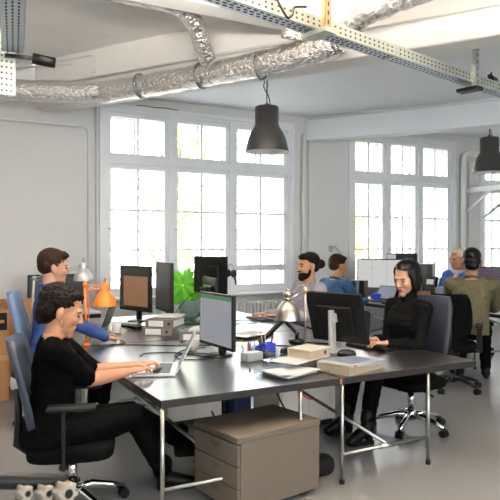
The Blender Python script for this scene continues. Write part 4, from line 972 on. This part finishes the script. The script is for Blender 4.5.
# table by the middle window
ZT2 = .73
def bottle(label, x, y, z, m, cap, h=.2, rr=.032):
    r = thing('bottle', label, 'bottle', (x, y, z)); MB().lathe([(rr, 0), (rr, h * .7), (rr * .8, h * .82), (rr * .55, h * .88)]).build('body', M[m], r); MB().lathe([(rr * .7, h * .88), (rr * .7, h), (rr * .5, h * 1.02)]).build('cap', M[cap], r)
bottle('steel bottle with orange cap at the far left of the window table', 5.60, 7.28, ZT2, 'alu', 'orange', .27, .04)
for k in range(4):
    rbox('binder', (5.78 + k * .085, 7.50, ZT2), (.06, .26, .27), ('charcoal', 'bluegrey', 'charcoal', 'binder')[k], ('leftmost', 'second', 'third', 'rightmost')[k] + ' of the upright dark binders behind the orange capped bottle', 'binder', group='upright binders on the window table')
rbox('small_box', (5.92, 7.02, ZT2), (.10, .12, .10), 'blue_plastic', 'small bright blue box by the stand of the bright monitor', 'box', .3)
rbox('desktop_computer', (6.57, 7.22, .73), (.34, .36, .52), 'charcoal', 'tall dark desktop tower between the two window table monitors', 'computer')
r = thing('desk_printer', 'pale box with dark side on top of the dark tower', 'printer', (6.59, 7.20, 1.25), R(-20))
MB().box((0, 0, .08), (.34, .36, .16), bev=.008).build('housing', M['charcoal'], r); MB().box((-.175, -.02, .085), (.01, .30, .12)).build('front_panel', M['silver'], r); MB().box((0, 0, .164), (.30, .32, .008)).build('lid', M['silver'], r)
rbox('grey_speaker', (6.28, 6.02, ZT2), (.16, .22, .24), 'bluegrey', 'blue grey speaker box before the grey haired man', 'speaker', R(10), .006)
rbox('shelf_organizer', (6.40, 6.48, ZT2), (.22, .30, .16), 'wood', 'brown desk organizer beside the pale framed monitor', 'organizer', .1)
r = thing('telephone', 'black desk telephone standing on the brown organizer', 'telephone', (6.46, 6.46, .89), R(190))
MB().box((0, 0, .10), (.06, .17, .20), rot=(0, -.2, 0), bev=.006).build('body', M['black'], r); MB().box((.022, 0, .125), (.02, .11, .07), rot=(0, -.2, 0)).build('display', M['paper'], r)
rbox('yellow_box', (6.15, 6.30, ZT2), (.08, .10, .05), 'yellow', 'small yellow box at the foot of the pale framed monitor', 'box', .3)
rbox('paper_pile', (6.05, 6.95, ZT2), (.21, .30, .02), 'paper', 'white papers under the bright monitor', 'papers', .3)
rbox('white_sheet', (6.46, 6.02, ZT2 + .0), (.10, .20, .20), 'paper', 'white booklet standing in front of the grey haired man', 'booklet', .1, .002)
mouse('black mouse at the left edge of the window table', 5.68, 6.55, R(20), z=ZT2)
r = thing('wall_lamp', 'small grey jointed lamp on the pier behind the man in petrol blue', 'lamp', (5.96, WY, 1.48))
b = MB(); b.cyl((0, 0, 0), (0, -.12, .04), .012); b.cyl((0, -.12, .04), (.10, -.16, -.08), .01); b.box((0, -.01, 0), (.06, .02, .10)); b.build('arm', M['silver'], r)
MB().lathe([(.06, 0), (.05, .05), (.02, .09)], (.10, -.16, -.17), close=False).build('lamp_shade', M['greylamp'], r)
r = thing('desk_lamp', 'grey jointed lamp behind the man in olive at the right edge', 'lamp', (7.02, 5.45, .72))
MB().lathe([(.08, 0), (.08, .02), (.02, .03)]).build('base', M['black'], r); MB().cyl((0, 0, .02), (-.08, .1, .50), .01).build('lower_arm', M['silver'], r)
b = MB(); b.cyl((-.08, .1, .50), (-.02, -.1, .66), .01); b.build('upper_arm', M['silver'], r); MB().lathe(shade_prof(.9), (-.02, -.1, .52), close=False).build('lamp_shade', M['greylamp'], r)
mug('red brown cup on the table of the man in olive', 6.15, 4.75, .9, 0, 'wood', False, .72)
rbox('notepad', (6.25, 4.95, .72), (.22, .3, .02), 'paper', 'white notepad on the table of the man in olive', 'notepad', .4)

# ------------------------------------------------------------------ things on the floor
r = thing('drawer_pedestal', 'beige steel drawer pedestal under the front of the left table', 'cabinet', (1.86, 3.32, 0), R(9))
PW, PD, PH = .63, .45, .425
MB().span((-PW / 2 + .02, -PD / 2, .035), (PW / 2, PD / 2, PH), bev=.006).build('body', M['beige_metal'], r)
MB().span((-PW / 2 - .003, -PD / 2 - .004, PH), (PW / 2 + .004, PD / 2 + .004, PH + .035), bev=.005).build('top_panel', M['beige_metal'], r)
z = .045
for k, h in enumerate((.125, .125, .125)):
    d = MB().span((-PW / 2 - .002, -PD / 2 + .003, z), (-PW / 2 + .018, PD / 2 - .003, z + h - .006), bev=.003).build('drawer', M['beige_metal'], r)
    b = MB(); cx = -PW / 2 - .0025
    b.loft([[(cx, .055 * math.cos(t), z + h - .03 - .035 * math.sin(t)) for t in [math.pi * q / 12 for q in range(13)]], [(cx + .003, .055 * math.cos(t), z + h - .03 - .035 * math.sin(t)) for t in [math.pi * q / 12 for q in range(13)]]], smooth=False)
    b.build('grip_recess', mat('beige_recess', (.085, .068, .054), .6), d); z += h
for x in (-.25, .25):
    for y in (-.16, .16): MB().cyl((x, y - .012, .02), (x, y + .012, .02), .02).build('castor', M['blackr'], r)
def cabinet(label, a, b_, m='cream'):
    r = thing('side_cabinet', label, 'cabinet', (a[0], a[1], 0)); w_, d_, h_ = b_[0] - a[0], b_[1] - a[1], b_[2]
    MB().span((0, 0, .05), (w_, d_, h_), bev=.006).build('body', M[m], r); MB().span((.02, .02, 0), (w_ - .02, d_ - .02, .05)).build('plinth', M['black'], r)
    MB().span((.02, -.006, .08), (w_ / 2 - .004, .001, h_ - .03)).build('door', M[m], r); MB().span((w_ / 2 + .004, -.006, .08), (w_ - .02, .001, h_ - .03)).build('door', M[m], r)
cabinet('low cream cabinet under the left table, left of the beige pedestal', (1.86, 4.85), (2.36, 5.14, .56))
cabinet('low cream cabinet under the right table behind the beige pedestal', (2.62, 4.30), (3.18, 4.75, .56))
r = thing('computer_tower', 'dark blue computer tower under the tables behind the beige pedestal', 'computer', (2.45, 4.75, 0))
MB().span((-.02, 0, .02), (.15, .42, .48), bev=.006).build('case', mat('dark_blue_metal', (.015, .03, .09), .4), r); MB().span((-.01, -.004, .30), (.14, .001, .46)).build('drive_bay', M['black'], r)
for label, pts, m in (('pale cable curving on the floor by the boots under the left table', [(1.7, 4.2, .02), (1.85, 4.35, .06), (2.0, 4.2, .03), (2.2, 4.3, .03), (2.3, 4.5, .1)], 'cream'), ('black cable drooping under the left table near the boots', [(1.7, 3.95, .03), (1.9, 3.9, .04), (2.0, 4.1, .12), (2.1, 4.5, .2)], 'black'), ('black cable hanging below the joint of the front tables', [(2.3, 3.95, .6), (2.4, 3.9, .35), (2.55, 4.0, .2), (2.5, 4.2, .05), (2.7, 4.2, .02)], 'black'), ('red tipped cable hanging before the cream cabinet under the right table', [(2.62, 4.2, .62), (2.66, 4.15, .45), (2.74, 4.12, .33), (2.80, 4.1, .30)], 'red')):
    tag(MB().tube(smoothpath(pts, 7), .007, 7).build('cable', M[m]), label, 'cable')
r = thing('power_strip', 'white power strip on the floor under the left table', 'power strip', (1.95, 4.30, 0), .3)
MB().box((0, 0, .03), (.26, .055, .045), bev=.006).build('body', M['cream'], r)
for k in range(4): MB().cyl((-.09 + k * .06, 0, .053), (-.09 + k * .06, 0, .055), .02).build('socket', M['charcoal'], r)
tag(MB().loft([[(.14 * g * math.cos(t), .09 * g * math.sin(t), h) for t in [2 * math.pi * k / 20 for k in range(20)]] for g, h in ((.9, 0), (1, .03), (.9, .07), (.6, .10), (.2, .11))]).build('shoulder_bag', M['blackr'], None, (2.42, 3.45, 0), (0, 0, .4)), 'small black bag on the floor right of the beige pedestal', 'bag')
# waste bin with bag
r = thing('waste_bin', 'cream waste bin with a loose white bag behind the front left chair', 'bin', (.93, 5.92, 0))
MB().lathe([(.125, 0), (.13, .02), (.15, .34), (.143, .34), (.12, .02), (.001, .02)], close=False).build('bin', M['cream'], r)
b = MB(); rr_ = random.Random(5)
b.loft([[((.152 + g + rr_.uniform(-.008, .014)) * math.cos(t), (.152 + g + rr_.uniform(-.008, .014)) * math.sin(t), h + rr_.uniform(-.012, .012)) for t in [2 * math.pi * k / 26 for k in range(26)]] for g, h in ((.004, .24), (.018, .29), (.012, .34), (-.006, .365), (-.02, .33))], close=False)
b.build('bin_bag', M['paper'], r)
# cardboard box with arrow label
r = thing('cardboard_box', 'tall brown cardboard box with a black arrow label at the left edge', 'box', (.46, 6.75, 0), R(0))
MB().span((-.32, -.25, 0), (.36, .25, .90), bev=.004).build('carton', M['card'], r)
b = MB(); b.span((-.32, -.25, .9), (-.30, .25, .98)); b.span((.345, -.25, .9), (.36, .25, .97)); b.build('flap', M['card'], r)
lb = MB().span((.16, -.254, .70), (.34, -.2505, .87)).build('label', M['black'], r)
b = MB(); b.loft([[(x, -.2555, z) for x, z in P] for P in ([(.19, .785), (.235, .83), (.235, .80), (.315, .80), (.315, .77), (.235, .77), (.235, .74)],)] + [[(x, -.2545, z) for x, z in [(.19, .785), (.235, .83), (.235, .80), (.315, .80), (.315, .77), (.235, .77), (.235, .74)]]], smooth=False); b.build('arrow', M['card'], lb)
MB().span((-.32, -.2515, .40), (.36, -.2502, .45)).build('packing_tape', mat('brown_tape', (.46, .27, .14), .35), r)
r = thing('floor_pole', 'pale pole leaning upright behind the cardboard box', 'pole', (.57, 7.3, 0))
MB().cyl((0, 0, 0), (-.10, .1, 1.35), .02).build('pole', M['silver'], r)
rbox('cardboard_sheet', (.93, 7.15, 0), (.10, .5, .95), 'card', 'flat brown carton standing right of the arrow box', 'box', R(80))
# things along the wall at left
r = thing('flat_screen', 'long dark screen against the wall behind the woman in blue', 'screen', (1.52, 7.75, 0))
MB().span((-.33, 0, .80), (.33, .05, 1.18), bev=.006).build('panel', M['bezel'], r); MB().span((-.31, -.003, .82), (.31, .0005, 1.16)).build('screen', M['scr_dark'], r)
b = MB(); b.span((-.03, .0, .74), (.03, .06, .82)); b.span((-.2, -.08, .72), (.2, .12, .745)); b.build('stand', M['black'], r)
r = thing('sideboard', 'low dark sideboard against the wall below the long screen', 'cabinet', (1.25, 7.72, 0))
MB().span((-.38, -.24, .06), (.75, .30, .70), bev=.006).build('body', M['bezel'], r); MB().span((-.39, -.25, .70), (.76, .31, .72), bev=.003).build('top_panel', M['white'], r); MB().span((-.36, -.22, 0), (.73, .28, .06)).build('plinth', M['black'], r)
# out of focus rail in the foreground
r = thing('cart_rail', 'black rail with beige star knobs, blurred in the near left corner', 'rail', (.28, 1.556, 0), R(-28.6))
MB().cyl((-.6, 0, .972), (.05, 0, .962), .020, n=16).build('bar', M['black'], r)
for x in (-.55,): MB().cyl((x, .02, 0), (x, .02, .95), .018).build('post', M['black'], r)
MB().cyl((.0, .03, 0), (.0, .03, .92), .018).build('post', M['black'], r)
for x, q in ((.055, .027), (.008, .019), (-.042, .018)):
    b = MB(); ax = Vector((.75, -.65, .1)).normalized()
    pts = [(q * (1 if k % 4 < 2 else .72)) for k in range(24)]
    u = ax.orthogonal().normalized(); v = ax.cross(u); c = Vector((x, -.03, .948))
    b.loft([[c + ax * h + (u * math.cos(2 * math.pi * k / 24) + v * math.sin(2 * math.pi * k / 24)) * p for k, p in enumerate(pts)] for h in (-.018, .018)]); k = b.build('knob', mat('beige_zinc', (.33, .29, .24), .5, .3), r)
    MB().cyl(c + ax * .0185, c + ax * .02, q * .4).build('knob_hole', M['black'], k)

# ------------------------------------------------------------------ outside the windows
struct(MB().span((-40, 8.9, -3.2), (70, 60, -3.0)).build('ground', M['street']))
def tree(label, x, y, h, cr, m, seed, n=2600):
    r = thing('tree', label, 'tree', (x, y, -3), group=None); rr = random.Random(seed)
    MB().tube(smoothpath([(0, 0, 0), (.1, 0, h * .3), (-.05, .1, h * .55), (.1, 0, h * .9)], 5), .1, 10, radii=[.16 - .006 * k for k in range(16)]).build('trunk', M['bark'], r)
    for k in range(6):
        a = rr.uniform(0, 6.28); z = h * rr.uniform(.35, .7); MB().tube(smoothpath([(0, 0, z), (math.cos(a) * cr * .4, math.sin(a) * cr * .4, z + cr * .25), (math.cos(a) * cr * .8, math.sin(a) * cr * .8, z + cr * .6)], 5), .04, 6).build('branch', M['bark'], r)
    b = MB(); cl = [(rr.gauss(0, cr * .45), rr.gauss(0, cr * .45), h * rr.uniform(.35, 1.0), rr.uniform(.35, .75)) for _ in range(26)]
    for _ in range(n):
        cx, cy, cz, q = rr.choice(cl); c = Vector((cx + rr.gauss(0, q * .6), cy + rr.gauss(0, q * .6), cz + rr.gauss(0, q * .55))); s = rr.uniform(.06, .13)
        u = Vector((rr.gauss(0, 1), rr.gauss(0, 1), rr.gauss(0, 1))).normalized(); v = u.orthogonal().normalized()
        f = b.bm.faces.new([b.bm.verts.new(c + p) for p in (u * s, v * s * .6, -u * s, -v * s * .6)])
    o = b.build('foliage', M[m], r); o['kind'] = 'stuff'
tree('autumn yellow tree outside the left end of the left window', 2.6, 15.0, 8.4, 2.0, 'foliage', 1, 3200)
tree('pale green tree outside the middle of the left window', 7.0, 17.5, 8.6, 2.0, 'foliage2', 2, 3200)
tree('yellow green tree outside the right casement of the left window', 9.3, 13.0, 7.0, 1.9, 'foliage', 3, 3200)
